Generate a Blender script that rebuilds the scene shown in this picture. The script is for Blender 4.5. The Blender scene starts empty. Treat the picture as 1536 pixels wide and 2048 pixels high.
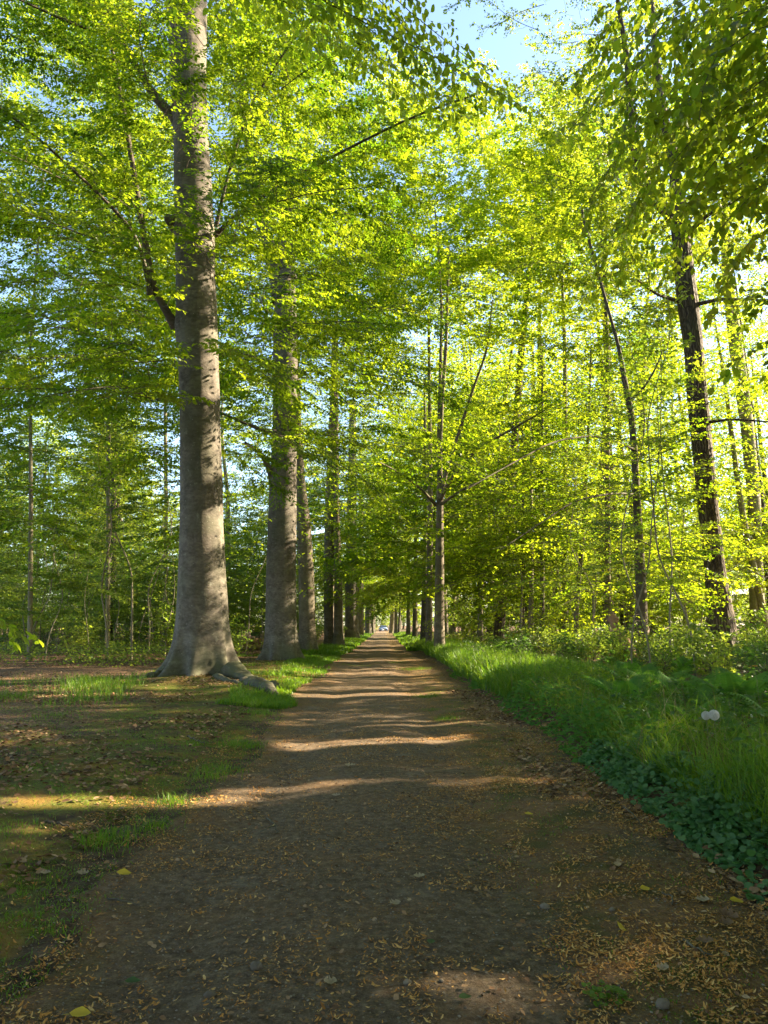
import bpy, math
import numpy as np
from mathutils import Vector

R = math.radians
scn = bpy.context.scene
COL = scn.collection

# ------------------------------------------------------------------ camera
CAM_H = 1.55
PITCH = 8.79
FPX = 1024 / math.tan(R(35))          # focal length in photo pixels (photo 1536 x 2048)
cd = bpy.data.cameras.new('camera')
cam = bpy.data.objects.new('camera', cd)
COL.objects.link(cam)
cam.location = (0, 0, CAM_H)
cam.rotation_euler = (R(90 + PITCH), 0, 0)
cd.sensor_fit = 'VERTICAL'
cd.angle_y = R(70)
cd.clip_start = 0.05
cd.clip_end = 4000
scn.camera = cam

# ------------------------------------------------------------------ light
SUN_AZ, SUN_EL = 74.0, 28.0           # azimuth clockwise from +Y
w = bpy.data.worlds.new('World')
scn.world = w
w.use_nodes = True
nt = w.node_tree
sky = nt.nodes.new('ShaderNodeTexSky')
sky.sky_type = 'NISHITA'
sky.sun_disc = False
sky.sun_elevation = R(SUN_EL)
sky.sun_rotation = R(SUN_AZ)
sky.air_density = 1.0
sky.dust_density = 0.8
sky.ozone_density = 1.3
nt.links.new(sky.outputs[0], nt.nodes['Background'].inputs[0])
nt.nodes['Background'].inputs[1].default_value = 0.075
sl = bpy.data.lights.new('sun', 'SUN')
sl.energy = 5.0
sl.angle = R(0.5)
sl.color = (1.0, 0.83, 0.58)
sun = bpy.data.objects.new('sun', sl)
COL.objects.link(sun)
sv = Vector((math.sin(R(SUN_AZ)) * math.cos(R(SUN_EL)), math.cos(R(SUN_AZ)) * math.cos(R(SUN_EL)), math.sin(R(SUN_EL))))
sun.rotation_euler = sv.to_track_quat('Z', 'Y').to_euler()
sun.location = (60, 20, 40)

scn.view_settings.view_transform = 'Standard'
scn.view_settings.look = 'None'
scn.view_settings.exposure = 2.85
scn.view_settings.gamma = 1
scn.view_settings.use_curve_mapping = False
cy = scn.cycles
cy.max_bounces = 12
cy.diffuse_bounces = 10
cy.glossy_bounces = 2
cy.transmission_bounces = 8
cy.transparent_max_bounces = 4
cy.sample_clamp_indirect = 6
cy.caustics_reflective = False
cy.caustics_refractive = False
cy.use_denoising = True

# ------------------------------------------------------------------ helpers
def P(px, py, Y):
    """world point on the plane y=Y seen at photo pixel px,py"""
    c, s = math.cos(R(PITCH)), math.sin(R(PITCH))
    u, v = (px - 768) / FPX, (1024 - py) / FPX
    d = np.array([u, c - s * v, s + c * v])
    return np.array([0, 0, CAM_H]) + d * (Y / d[1])

def ppm(py, Y):
    """photo pixels per metre at row py on plane Y"""
    c, s = math.cos(R(PITCH)), math.sin(R(PITCH))
    v = (1024 - py) / FPX
    return FPX * (c - s * v) / Y

_LAT = np.random.default_rng(77).random((256, 256))
def vn(x, y, s=0):
    """smooth value noise 0..1"""
    x = np.asarray(x, float) + 17.3 * s; y = np.asarray(y, float) + 31.7 * s
    xi = np.floor(x).astype(int); yi = np.floor(y).astype(int)
    fx = x - xi; fy = y - yi
    fx = fx * fx * (3 - 2 * fx); fy = fy * fy * (3 - 2 * fy)
    g = lambda a, b: _LAT[a & 255, b & 255]
    return (g(xi, yi) * (1 - fx) + g(xi + 1, yi) * fx) * (1 - fy) + (g(xi, yi + 1) * (1 - fx) + g(xi + 1, yi + 1) * fx) * fy
def fbm(x, y, s=0, o=3):
    r = 0; a = .5
    for k in range(o):
        r = r + a * vn(x * 2 ** k, y * 2 ** k, s + k); a *= .5
    return r / (1 - .5 ** o)
def ss(a, b, x):
    t = np.clip((np.asarray(x, float) - a) / (b - a), 0, 1)
    return t * t * (3 - 2 * t)

def edgeL(y):
    return -1.75 + 0.5 * (vn(y * .35, 3.1) - .5) + .25 * (vn(y * 1.3, 8.1) - .5) + .13 * (vn(y * 5.3, 4.4) - .5) - .3 * ss(14, 24, y)
def edgeR(y):
    return bankX(y) - .16 + .10 * (vn(y * 2.1, 18.1) - .5) - .35 * ss(18, 40, y)
def bankX(y):
    return 2.3 + .35 * (vn(y * .45, 23.3) - .5) - .2 * ss(12, 26, y)

T1 = P(395, 1352, 19.5)

def hh(x, y):
    x = np.asarray(x, float); y = np.asarray(y, float)
    d = np.hypot(x, y)
    h = 0.10 * (fbm(x * .12, y * .12, 5) - .5) * ss(2, 8, np.abs(x))
    bx = x - bankX(y)
    h = h + .26 * ss(-.1, .55, bx) + .12 * ss(1, 6, bx)
    lx = edgeL(y) - x
    h = h + .10 * ss(-.1, 1.5, lx)
    h = h + .22 * np.exp(-((x - T1[0]) ** 2 + (y - T1[1]) ** 2) / 2.2 ** 2) + .12 * np.exp(-((x + 2.9) ** 2 + (y - 16.6) ** 2) / .8 ** 2)
    h = h - .03 * np.exp(-((x - .75) / .35) ** 2) - .03 * np.exp(-((x + 1.05) / .35) ** 2)
    n = np.exp(-d / 14)
    h = h + n * (.035 * (fbm(x * 1.7, y * 1.7, 9) - .5) + .016 * (fbm(x * 7, y * 7, 11) - .5)) * (1 + 1.2 * ss(.3, 1, bx + .6))
    return h

MDATA = {}
def mesh_np(name, V, F, mats, mi=None, smooth=False, var=None):
    """V (N,3); F list of (M,k) arrays; mats list; mi list of material ids per F array; var (N,) float point attribute"""
    me = bpy.data.meshes.new(name)
    V = np.ascontiguousarray(V, np.float32)
    F = [np.asarray(f, np.int32) for f in F if len(f)]
    me.vertices.add(len(V)); me.vertices.foreach_set('co', V.ravel())
    ln = np.concatenate([np.full(len(f), f.shape[1], np.int32) for f in F])
    loops = np.concatenate([f.ravel() for f in F])
    me.loops.add(len(loops)); me.loops.foreach_set('vertex_index', loops)
    me.polygons.add(len(ln))
    st = np.concatenate([[0], np.cumsum(ln)[:-1]]).astype(np.int32)
    me.polygons.foreach_set('loop_start', st)
    if mi is not None:
        me.polygons.foreach_set('material_index', np.concatenate([np.full(len(f), m, np.int32) for f, m in zip(F, mi)]))
    if smooth:
        me.polygons.foreach_set('use_smooth', np.ones(len(ln), bool))
    for m in mats: me.materials.append(m)
    if var is not None:
        for nm, a in (var.items() if isinstance(var, dict) else [('var', var)]):
            at = me.attributes.new(nm, 'FLOAT', 'POINT')
            at.data.foreach_set('value', np.ascontiguousarray(a, np.float32))
    me.update(calc_edges=True)
    if 'crown' in name or 'branches' in name: MDATA[me.name] = (V, F, var, list(mats))
    return me

def obj(name, me, parent=None, loc=None):
    o = bpy.data.objects.new(name, me)
    COL.objects.link(o)
    if parent is not None: o.parent = parent
    if loc is not None: o.location = loc
    return o
def tag(o, label, cat, group=None, kind=None):
    o['label'] = label
    if kind: o['kind'] = kind
    else: o['category'] = cat
    if kind and cat: o['category'] = cat
    if group: o['group'] = group
    return o
def thing(name, label, cat, loc=(0, 0, 0), rz=0, group=None, scale=1):
    o = bpy.data.objects.new(name, None); COL.objects.link(o)
    o.location = loc; o.rotation_euler = (0, 0, rz); o.scale = (scale,) * 3
    o.empty_display_size = .3
    return tag(o, label, cat, group)
def nz(v):
    return v / np.maximum(np.linalg.norm(v, axis=-1, keepdims=True), 1e-9)

def tubes(Pt, Rd, S=6):
    """N polylines of K points -> tube mesh"""
    N, K, _ = Pt.shape
    T = nz(np.gradient(Pt, axis=1))
    ref = np.where(np.abs(T[:, :1, 2:3]) > .8, np.array([1., 0, 0]), np.array([0, 0, 1.]))
    A = nz(np.cross(T, ref)); B = np.cross(T, A)
    an = np.arange(S) * 2 * np.pi / S
    V = Pt[:, :, None] + Rd[:, :, None, None] * (np.cos(an)[:, None] * A[:, :, None] + np.sin(an)[:, None] * B[:, :, None])
    V = V.reshape(-1, 3)
    n, k, s = np.meshgrid(np.arange(N), np.arange(K - 1), np.arange(S), indexing='ij')
    i = lambda kk, q: (n * K + kk) * S + q % S
    F = np.stack([i(k, s), i(k, s + 1), i(k + 1, s + 1), i(k + 1, s)], -1).reshape(-1, 4)
    return V, F

def resample(pl, K):
    pl = np.asarray(pl, float)
    d = np.concatenate([[0], np.cumsum(np.linalg.norm(np.diff(pl, axis=0), axis=1))])
    t = np.linspace(0, d[-1], 400)
    q = np.stack([np.interp(t, d, pl[:, c]) for c in range(3)], 1)
    k = max(1, 400 // len(pl) // 2)                     # soften the corners
    if len(pl) > 2:
        ker = np.ones(2 * k + 1) / (2 * k + 1)
        pad = np.concatenate([np.repeat(q[:1], k, 0) - (np.arange(k, 0, -1)[:, None]) * (q[1] - q[0]), q, np.repeat(q[-1:], k, 0) + (np.arange(1, k + 1)[:, None]) * (q[-1] - q[-2])])
        q = np.stack([np.convolve(pad[:, c], ker, 'valid') for c in range(3)], 1)
    return q[np.linspace(0, 399, K).round().astype(int)]

def pe(Pt, idx, t):
    """point and tangent on polyline idx at t in 0..1"""
    K = Pt.shape[1]
    f = np.clip(t, 0, .9999) * (K - 1); i = f.astype(int); f = (f - i)[:, None]
    a, b = Pt[idx, i], Pt[idx, i + 1]
    return a + (b - a) * f, nz(b - a)

# leaf shapes: x along the leaf, y across, z up
LEAF4 = (np.array([[0, 0, 0], [.42, .35, .05], [1, 0, -.08], [.42, -.35, .05]]), np.array([[0, 2, 1], [0, 3, 2]]))
LEAF6 = (np.array([[0, 0, 0], [.25, .25, .05], [.62, .27, .03], [1, 0, -.10], [.62, -.27, .03], [.25, -.25, .05]]), np.array([[0, 3, 2, 1], [0, 5, 4, 3]]))
_b = [[0, 0, 0], [.2, 0, .01], [.5, 0, 0], [.8, 0, -.04], [1, 0, -.09]]
_s = [[.2, .21, .05], [.5, .31, .05], [.8, .18, -.01]]
LEAF11 = (np.array(_b + _s + [[a, -b, c] for a, b, c in _s]),
          [np.array([[1, 2, 6, 5], [2, 3, 7, 6], [2, 1, 8, 9], [3, 2, 9, 10]]), np.array([[0, 1, 5], [3, 4, 7], [1, 0, 8], [4, 3, 10]])])

def leaves(pos, dr, nr, size, shape, rng, base=0):
    X = nz(dr); Yv = nz(np.cross(nr, X)); Z = np.cross(X, Yv)
    v, f = shape
    V = pos[:, None] + size[:, None, None] * (v[None, :, 0:1] * X[:, None] + v[None, :, 1:2] * Yv[:, None] + v[None, :, 2:3] * Z[:, None])
    n = len(pos); off = (np.arange(n) * len(v))[:, None, None] + base
    fs = f if isinstance(f, list) else [f]
    return V.reshape(-1, 3), [(off + q[None]).reshape(-1, q.shape[1]) for q in fs]

UP = np.array([0, 0, 1.])
def spread(rng, Pt, Nn, sp, t0, lenf, ang, K, droop, jit, upn=.12, tmax=1.0, bend=.25):
    """alternate side shoots along polylines; returns polylines, normals, parent index, t"""
    L = np.linalg.norm(np.diff(Pt, axis=1), axis=2).sum(1)
    n = np.maximum(1, (L * (tmax - t0) / sp).astype(int))
    idx = np.repeat(np.arange(len(Pt)), n)
    k = np.arange(len(idx)) - np.repeat(np.cumsum(n) - n, n)
    t = t0 + (tmax - t0) * (k + .5 + rng.uniform(-.35, .35, len(k))) / n[idx]
    t = np.clip(t, 0, .995)
    p, T = pe(Pt, idx, t)
    Nm = nz(Nn[idx] + rng.normal(0, upn, (len(idx), 3)))
    S = nz(np.cross(Nm, T)) * np.where(k % 2 == 0, 1, -1)[:, None]
    a = R(ang) + rng.normal(0, jit, len(idx))
    D = nz(T * np.cos(a)[:, None] + S * np.sin(a)[:, None] + rng.normal(0, .08, (len(idx), 3)))
    ln = lenf(t, L[idx]) * rng.uniform(.7, 1.25, len(idx))
    u = np.linspace(0, 1, K)
    Q = p[:, None] + ln[:, None, None] * (u[None, :, None] * D[:, None] + bend * (u ** 2)[None, :, None] * (T - D)[:, None])
    Q[:, :, 2] -= droop * ln[:, None] * (u ** 2)[None]
    Q[:, 1:-1] += rng.normal(0, .02, Q[:, 1:-1].shape) * ln[:, None, None]
    return Q, Nm, idx, t

def foliage(rng, limbs, normals, spec, leafcap=None):
    """limbs -> shoots -> twigs -> leaves. Returns wood (V,F) and leaves (V,F,var)"""
    s = dict(s2=.42, l2=1.5, s3=.17, l3=.42, sl=.05, leaf=.085, a2=52, a3=48, droop2=.12, droop3=.08, flat=.32, t0=.18, shape=LEAF4, twigr=.006, wood3=True, upn=.12, sag=.25, lr=4.)
    s.update(spec)
    L2, N2, i2, t2 = spread(rng, limbs, normals, s['s2'], s['t0'], lambda t, L: s['l2'] * np.minimum(1, L / s['lr']) * (1.08 - .75 * t), s['a2'], 6, s['droop2'], .15, s['upn'])
    tips = limbs[:, -4:]
    if tips.shape[1] == 4:
        tp = np.stack([resample(q, 6) for q in tips]); L2 = np.concatenate([L2, tp]); N2 = np.concatenate([N2, normals])
    L3, N3, i3, t3 = spread(rng, L2, N2, s['s3'], .12, lambda t, L: s['l3'] * np.minimum(1.2, .35 + L / 1.6) * (1.1 - .6 * t), s['a3'], 3, s['droop3'], .15, s['upn'])
    def lf(Pt, Nn, t0):
        L = np.linalg.norm(np.diff(Pt, axis=1), axis=2).sum(1)
        n = np.maximum(1, (L * (1 - t0) / s['sl']).astype(int))
        idx = np.repeat(np.arange(len(Pt)), n)
        k = np.arange(len(idx)) - np.repeat(np.cumsum(n) - n, n)
        t = t0 + (1 - t0) * (k + .6 + rng.uniform(-.3, .3, len(k))) / n[idx]
        p, T = pe(Pt, idx, np.clip(t, 0, .999))
        S = nz(np.cross(Nn[idx], T)) * np.where(k % 2 == 0, 1, -1)[:, None]
        a = rng.normal(R(52), .25, len(idx))
        D = T * np.cos(a)[:, None] + S * np.sin(a)[:, None]
        D[:, 2] -= rng.uniform(0, 2 * s['sag'], len(idx))
        nn = nz(Nn[idx] + rng.normal(0, s['flat'], (len(idx), 3)))
        return p, D, nn, idx
    p3, d3, n3, _ = lf(L3, N3, .08)
    p2, d2, n2, _ = lf(L2, N2, .55)
    p = np.concatenate([p3, p2]); d = np.concatenate([d3, d2]); n = np.concatenate([n3, n2])
    if leafcap and len(p) > leafcap:
        q = rng.permutation(len(p))[:leafcap]; p, d, n = p[q], d[q], n[q]
    kp = rng.random(len(p)) < ss(.22, .46, .6 * vn(p[:, 0] * .75 + p[:, 2] * .5, p[:, 1] * .75 - p[:, 2] * .6, 14) + .4 * vn(p[:, 0] * 1.9 - p[:, 2] * 1.1, p[:, 1] * 1.9 + p[:, 2], 15)) + .12
    p, d, n = p[kp], d[kp], n[kp]
    size = s['leaf'] * np.clip(rng.lognormal(-.05, .28, len(p)), .4, 1.5)
    VL, FL = leaves(p, d, n, size, s['shape'], rng)
    cl = vn(p[:, 0] * .6 + p[:, 2] * .37, p[:, 1] * .6 + p[:, 2] * .5, 3)
    var = np.clip(.48 + .95 * (cl - .5) + rng.normal(0, .19, len(p)), 0, 1)
    var = np.repeat(var, len(s['shape'][0]))
    r = s['twigr']
    ln2 = np.linalg.norm(np.diff(L2, axis=1), axis=2).sum(1)
    V2, F2 = tubes(L2, np.linspace(1, .35, 6)[None] * (r * np.clip(ln2, .3, 2.5))[:, None], 4)
    parts = [(V2, F2)]
    if s['wood3']:
        V3, F3 = tubes(L3, np.linspace(1, .5, 3)[None] * np.full((len(L3), 1), r * .36), 3)
        parts.append((V3, F3))
    return parts, (VL, FL, var, len(p))

def join(parts):
    V = []; F = []; b = 0
    for v, f in parts:
        V.append(v); F.append(f + b); b += len(v)
    return np.concatenate(V), F

def make_limbs(rng, n, z0, z1, length, pitch0, pitch1, curve, trunk, K=9, wob=.05, az=None, pw=1.0):
    """limbs around a trunk polyline (trunk: function z -> (x,y)); pitch in degrees bottom/top; curve = pitch lost towards the tip"""
    z = z0 + (z1 - z0) * (np.arange(n) + rng.uniform(0, .9, n)) / n
    rel = (z - z0) / max(z1 - z0, 1e-3)
    a = np.arange(n) * 2.39996 + rng.uniform(-.5, .5, n) if az is None else az(rng, n)
    Ls = np.array([length(q) for q in rel]) * rng.uniform(.75, 1.2, n)
    pt = R(pitch0) + (R(pitch1) - R(pitch0)) * rel ** pw + rng.normal(0, .1, n)
    out = np.zeros((n, K, 3))
    tx = np.array([trunk(q) for q in z])
    out[:, 0, :2] = tx; out[:, 0, 2] = z
    for k in range(1, K):
        e = pt - R(curve) * (k / K)
        aa = a + rng.normal(0, wob * 2, n); a = a + rng.normal(0, wob, n)
        st = (Ls / (K - 1))[:, None] * np.stack([np.cos(aa) * np.cos(e), np.sin(aa) * np.cos(e), np.sin(e)], 1)
        out[:, k] = out[:, k - 1] + st
    nrm = nz(np.stack([rng.normal(0, .16, n), rng.normal(0, .16, n), np.ones(n)], 1))
    return out, nrm, Ls

def limb_mesh(limbs, r0, S=7, tip=.22):
    K = limbs.shape[1]
    pr = (1 - (1 - tip) * np.linspace(0, 1, K) ** .7)[None] * np.asarray(r0)[:, None]
    pr[:, 0] *= 1.35
    return tubes(limbs, pr, S)

def trunk_mesh(name, cen, rad, mat, S=40, seed=0, flare=0, nb=5, flare_h=.6, bump=.015, knots=(), ridge=0):
    """cen (K,3) rad (K,): dense polyline trunk with root buttresses, knots (z, angle, size, depth) and vertex attributes"""
    rng = np.random.default_rng(seed)
    K = len(cen)
    an = np.arange(S) * 2 * np.pi / S
    z = cen[:, 2] - cen[0, 2]
    A, Z = np.meshgrid(an, z)
    Rr = np.repeat(rad[:, None], S, 1)
    ph = rng.uniform(0, 6.28)
    n1 = fbm(A * 1.6 + 40, Z * .8, seed, 3)
    n1 = n1 * (1 - A / (2 * np.pi)) + fbm((A - 2 * np.pi) * 1.6 + 40, Z * .8, seed, 3) * (A / (2 * np.pi))
    mul = 1 + bump * 6 * (n1 - .5)
    if flare:
        c = (np.cos(nb * A + ph + .7 * np.sin(A * 2 + ph) + .4 * np.sin(3 * A)) * .5 + .5) ** 1.4
        c = c * (.75 + .35 * np.cos(2 * A + ph * 2)) - .16 * np.exp(-Z / .8)
        mul += flare * (.22 * np.exp(-Z / (flare_h * 1.2)) + 1.35 * c * np.exp(-Z / (flare_h * .8)) + .22 * c * np.exp(-Z / (flare_h * 2.2)))
    scar = np.zeros_like(A)
    for kz, ka, ks, kd in knots:
        da = (A - ka + np.pi) % (2 * np.pi) - np.pi
        r2 = (da * np.repeat(rad[:, None], S, 1) / ks) ** 2 + ((Z - kz) / (ks * 1.3)) ** 2
        mul += kd * (np.exp(-r2) - 1.4 * np.exp(-r2 * 6))
        scar += np.exp(-r2 * 3)
    if ridge:
        mul += ridge * (np.abs(np.sin(A * 9 + 3 * n1 + Z * .4)) - .5)
    Rr = Rr * mul
    V = np.stack([cen[:, None, 0] + Rr * np.cos(A), cen[:, None, 1] + Rr * np.sin(A), np.repeat(cen[:, None, 2], S, 1)], -1).reshape(-1, 3)
    k, s = np.meshgrid(np.arange(K - 1), np.arange(S), indexing='ij')
    F = np.stack([k * S + s, k * S + (s + 1) % S, (k + 1) * S + (s + 1) % S, (k + 1) * S + s], -1).reshape(-1, 4)
    low = np.exp(-Z / .7)
    return mesh_np(name, V, [F], [mat], smooth=True, var={'scar': np.clip(scar, 0, 1).ravel(), 'low': low.ravel()})

# ------------------------------------------------------------------ materials
class NB:
    def __init__(self, name):
        self.m = bpy.data.materials.new(name); self.m.use_nodes = True
        self.t = self.m.node_tree; self.n = self.t.nodes; self.out = self.n['Material Output']; self.b = self.n['Principled BSDF']
    def __call__(self, typ, props=None, **ins):
        nd = self.n.new('ShaderNode' + typ)
        for k, v in (props or {}).items(): setattr(nd, k, v)
        for k, v in ins.items():
            key = int(k[1:]) if k[0] == '_' else k.replace('_', ' ')
            self.set(nd.inputs[key], v)
        return nd
    def set(self, sock, v):
        if isinstance(v, bpy.types.NodeSocket): self.t.links.new(v, sock)
        elif isinstance(v, bpy.types.Node): self.t.links.new(v.outputs[0], sock)
        else:
            if hasattr(sock.default_value, '__len__') and len(sock.default_value) == 4 and len(v) == 3: v = (*v, 1)
            sock.default_value = v
    def mix(self, f, a, b, bt='MIX'):
        nd = self.n.new('ShaderNodeMix'); nd.data_type = 'RGBA'; nd.blend_type = bt
        self.set(nd.inputs[0], f); self.set(nd.inputs[6], a); self.set(nd.inputs[7], b)
        return nd.outputs[2]
    def ramp(self, f, stops):
        nd = self.n.new('ShaderNodeValToRGB'); self.set(nd.inputs[0], f)
        e = nd.color_ramp.elements
        while len(e) < len(stops): e.new(.5)
        for q, (p, c) in zip(e, stops):
            q.position = p; q.color = (*c, 1) if len(c) == 3 else c
        return nd.outputs[0]
    def f(self, f, a, b, c=0, d=1):
        return self('MapRange', None, _0=f, _1=a, _2=b, _3=c, _4=d).outputs[0]
    def math(self, op, a, b=0.0):
        return self('Math', {'operation': op}, _0=a, _1=b).outputs[0]
    def attr(self, nm):
        return self('Attribute', {'attribute_name': nm}).outputs['Fac']
    def noise(self, vec, scale, detail=4, rough=.55):
        return self('TexNoise', None, Vector=vec, Scale=scale, Detail=detail, Roughness=rough).outputs[0]
    def bump(self, h, st, dist=.02):
        nd = self('Bump', None, Height=h, Strength=st, Distance=dist); self.set(self.b.inputs['Normal'], nd.outputs[0])

def leaf_mat(name, c0, c1, t0, t1, mixf=.5, rough=.45, spec=.35, hue=.0):
    b = NB(name)
    v = b.attr('var')
    oi = b('ObjectInfo').outputs['Random']
    vv = b.math('ADD', v, b.f(oi, 0, 1, -.14, .14))
    b.set(b.b.inputs['Base Color'], b.mix(vv, c0, c1))
    b.b.inputs['Roughness'].default_value = rough
    b.b.inputs['Specular IOR Level'].default_value = spec
    tr = b('BsdfTranslucent', None, Color=b.mix(vv, t0, t1))
    ms = b('MixShader', None, _0=mixf, _1=b.b.outputs[0], _2=tr.outputs[0])
    b.t.links.new(ms.outputs[0], b.out.inputs[0])
    return b.m

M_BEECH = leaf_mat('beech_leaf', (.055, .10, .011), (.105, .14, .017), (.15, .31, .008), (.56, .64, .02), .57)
M_BEECHD = leaf_mat('shaded_beech_leaf', (.045, .09, .010), (.085, .125, .016), (.11, .25, .006), (.44, .54, .016), .55)  # beech leaf colours darkened, as the biggest beech's crown gets less light
M_BEECHY = leaf_mat('sunlit_beech_leaf', (.06, .105, .011), (.11, .145, .017), (.22, .39, .008), (.66, .74, .024), .60)  # beech leaf colours brightened and yellowed to paint in a sunlit glow
M_NEAR = leaf_mat('near_leaf', (.05, .10, .014), (.085, .135, .018), (.26, .44, .015), (.56, .66, .03), .62)
M_OAK = leaf_mat('oak_leaf', (.055, .105, .018), (.11, .14, .02), (.15, .30, .015), (.50, .56, .03), .54)
M_SHADE = leaf_mat('thicket_leaf', (.05, .10, .02), (.085, .13, .022), (.19, .34, .03), (.50, .58, .05), .55)
M_SHRUB = leaf_mat('shrub_leaf', (.03, .08, .018), (.06, .115, .02), (.08, .22, .02), (.2, .33, .03), .42)
M_GRASS = leaf_mat('grass_blade', (.04, .11, .010), (.105, .175, .016), (.10, .31, .012), (.36, .50, .02), .46, .45, .35)
M_IVY = leaf_mat('ground_ivy_leaf', (.045, .13, .045), (.085, .18, .055), (.09, .28, .05), (.18, .38, .06), .36, .5, .4)
M_FERN = leaf_mat('fern_frond', (.05, .14, .03), (.09, .19, .035), (.10, .30, .03), (.22, .42, .035), .42, .7, .12)

def bark(name, base, dark, light, green, kind='smooth', gl=.55):
    b = NB(name)
    tc = b('TexCoord').outputs['Object']
    if kind == 'smooth':
        m1 = b('Mapping', None, Vector=tc, Scale=(1.3, 1.3, 1.8)).outputs[0]
        m2 = b('Mapping', None, Vector=tc, Scale=(4, 4, 7)).outputs[0]
        n1 = b.noise(m1, 1.3, 6, .6); n2 = b.noise(m2, 2.2, 5, .6); n3 = b.noise(tc, .9, 4, .55); n4 = b.noise(tc, 16, 3, .6)
        col = b.ramp(b.math('ADD', b.math('MULTIPLY', n1, .55), b.math('MULTIPLY', n2, .45)), [(.36, dark), (.5, base), (.62, light)])
        m3 = b('Mapping', None, Vector=tc, Scale=(5, 5, .5)).outputs[0]
        col = b.mix(b.f(b.noise(m3, 1.6, 5, .6), .55, .75, 0, .45), col, dark)
        col = b.mix(b.f(n3, .45, .62, 0, gl), col, green)
        col = b.mix(b.f(b.noise(tc, 5, 5, .7), .60, .68, 0, .4), col, (.30, .30, .25))
        spots = b('TexVoronoi', {'feature': 'F1'}, Vector=tc, Scale=7).outputs['Distance']
        col = b.mix(b.f(spots, .03, .10, .7, 0), col, (.42, .42, .36))
        wv = b('TexWave', {'bands_direction': 'Z'}, Vector=tc, Scale=1.1, Distortion=9, Detail=4, Detail_Scale=1.3).outputs[0]
        col = b.mix(b.f(wv, .96, 1, 0, .22), col, dark)
        h = b.math('ADD', b.math('MULTIPLY', n2, 1.0), b.math('MULTIPLY', n4, .35))
        h = b.math('SUBTRACT', h, b.math('MULTIPLY', b.f(wv, .93, 1, 0, 1), .12))
        st = .3
    else:
        m1 = b('Mapping', None, Vector=tc, Scale=(1, 1, .16)).outputs[0]
        vo = b('TexVoronoi', {'feature': 'DISTANCE_TO_EDGE'}, Vector=b.mix(.12, m1, b('TexNoise', None, Vector=tc, Scale=3).outputs[1]), Scale=13).outputs['Distance']
        n1 = b.noise(m1, 9, 6, .65); n3 = b.noise(tc, 1.3, 4)
        col = b.ramp(b.math('ADD', b.f(vo, 0, .3, 0, .6), b.math('MULTIPLY', n1, .4)), [(.15, dark), (.5, base), (.85, light)])
        col = b.mix(b.f(n3, .48, .7, 0, gl), col, green)
        h = b.math('ADD', b.f(vo, 0, .25), b.math('MULTIPLY', n1, .6)); st = .9
    sc = b.attr('scar')
    col = b.mix(b.math('MULTIPLY', sc, .75), col, dark)
    low = b.math('MULTIPLY', b.attr('low'), b.f(b.noise(tc, 2.4, 4), .35, .7, 0, .9))
    col = b.mix(low, col, (.075, .085, .035))
    b.set(b.b.inputs['Base Color'], col)
    b.b.inputs['Roughness'].default_value = .85
    b.b.inputs['Specular IOR Level'].default_value = .25
    b.bump(h, st, .03)
    return b.m
M_BARK = bark('beech_bark', (.118, .10, .082), (.05, .042, .034), (.175, .152, .125), (.10, .10, .065))
M_BARKD = bark('dark_beech_bark', (.15, .12, .09), (.07, .055, .04), (.22, .18, .135), (.13, .125, .07))
M_OAKB = bark('oak_bark', (.085, .06, .042), (.025, .018, .014), (.15, .115, .08), (.085, .09, .045), 'rough', .3)
M_TWIG = bark('twig_bark', (.085, .065, .05), (.05, .04, .03), (.12, .10, .08), (.08, .08, .045))
M_SAP = bark('sapling_bark', (.20, .17, .12), (.11, .09, .065), (.28, .24, .18), (.17, .17, .09))

def ground_mat():
    b = NB('forest_floor')
    g = b('NewGeometry').outputs['Position']
    n0 = b.noise(g, .9, 5, .6); n1 = b.noise(g, 6, 5, .6); n2 = b.noise(g, 34, 4, .65)
    soil = b.ramp(n1, [(.3, (.03, .02, .012)), (.5, (.075, .05, .03)), (.72, (.14, .10, .065))])
    vo = b('TexVoronoi', {'feature': 'F1'}, Vector=g, Scale=26, Randomness=1)
    vd = b('TexVoronoi', {'feature': 'DISTANCE_TO_EDGE'}, Vector=g, Scale=26, Randomness=1).outputs[0]
    r = b('SeparateColor', None, Color=vo.outputs['Color']).outputs
    lf = b.mix(r[0], (.12, .065, .035), (.32, .20, .115))
    lf = b.mix(b.f(r[1], .75, .95, 0, 1), lf, (.16, .075, .02))
    fl = b.math('MULTIPLY', b.f(r[2], .25, .5, 0, 1), b.f(vd, .01, .05, 0, 1))
    lit = b.math('MULTIPLY', fl, b.f(b.math('ADD', b.attr('litter'), b.math('MULTIPLY', b.math('SUBTRACT', n0, .5), .9)), .3, .65, 0, 1))
    col = b.mix(lit, soil, lf)
    ms = b.f(b.math('ADD', b.attr('moss'), b.math('ADD', b.math('MULTIPLY', b.math('SUBTRACT', n0, .5), 1.5), b.math('MULTIPLY', b.math('SUBTRACT', n1, .5), .9))), .42, .72, 0, .92)
    mc = b.mix(b.f(n2, .3, .7), (.04, .05, .008), (.15, .155, .022))
    mc = b.mix(b.f(b.noise(g, 2.2, 3), .45, .65), mc, (.17, .105, .02))
    col = b.mix(ms, col, mc)
    b.set(b.b.inputs['Base Color'], col)
    b.b.inputs['Roughness'].default_value = .95
    b.b.inputs['Specular IOR Level'].default_value = .15
    h = b.math('ADD', b.math('MULTIPLY', n1, .6), b.math('ADD', b.math('MULTIPLY', n2, .4), b.math('MULTIPLY', lit, .5)))
    b.bump(h, .9, .05)
    return b.m
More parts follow.
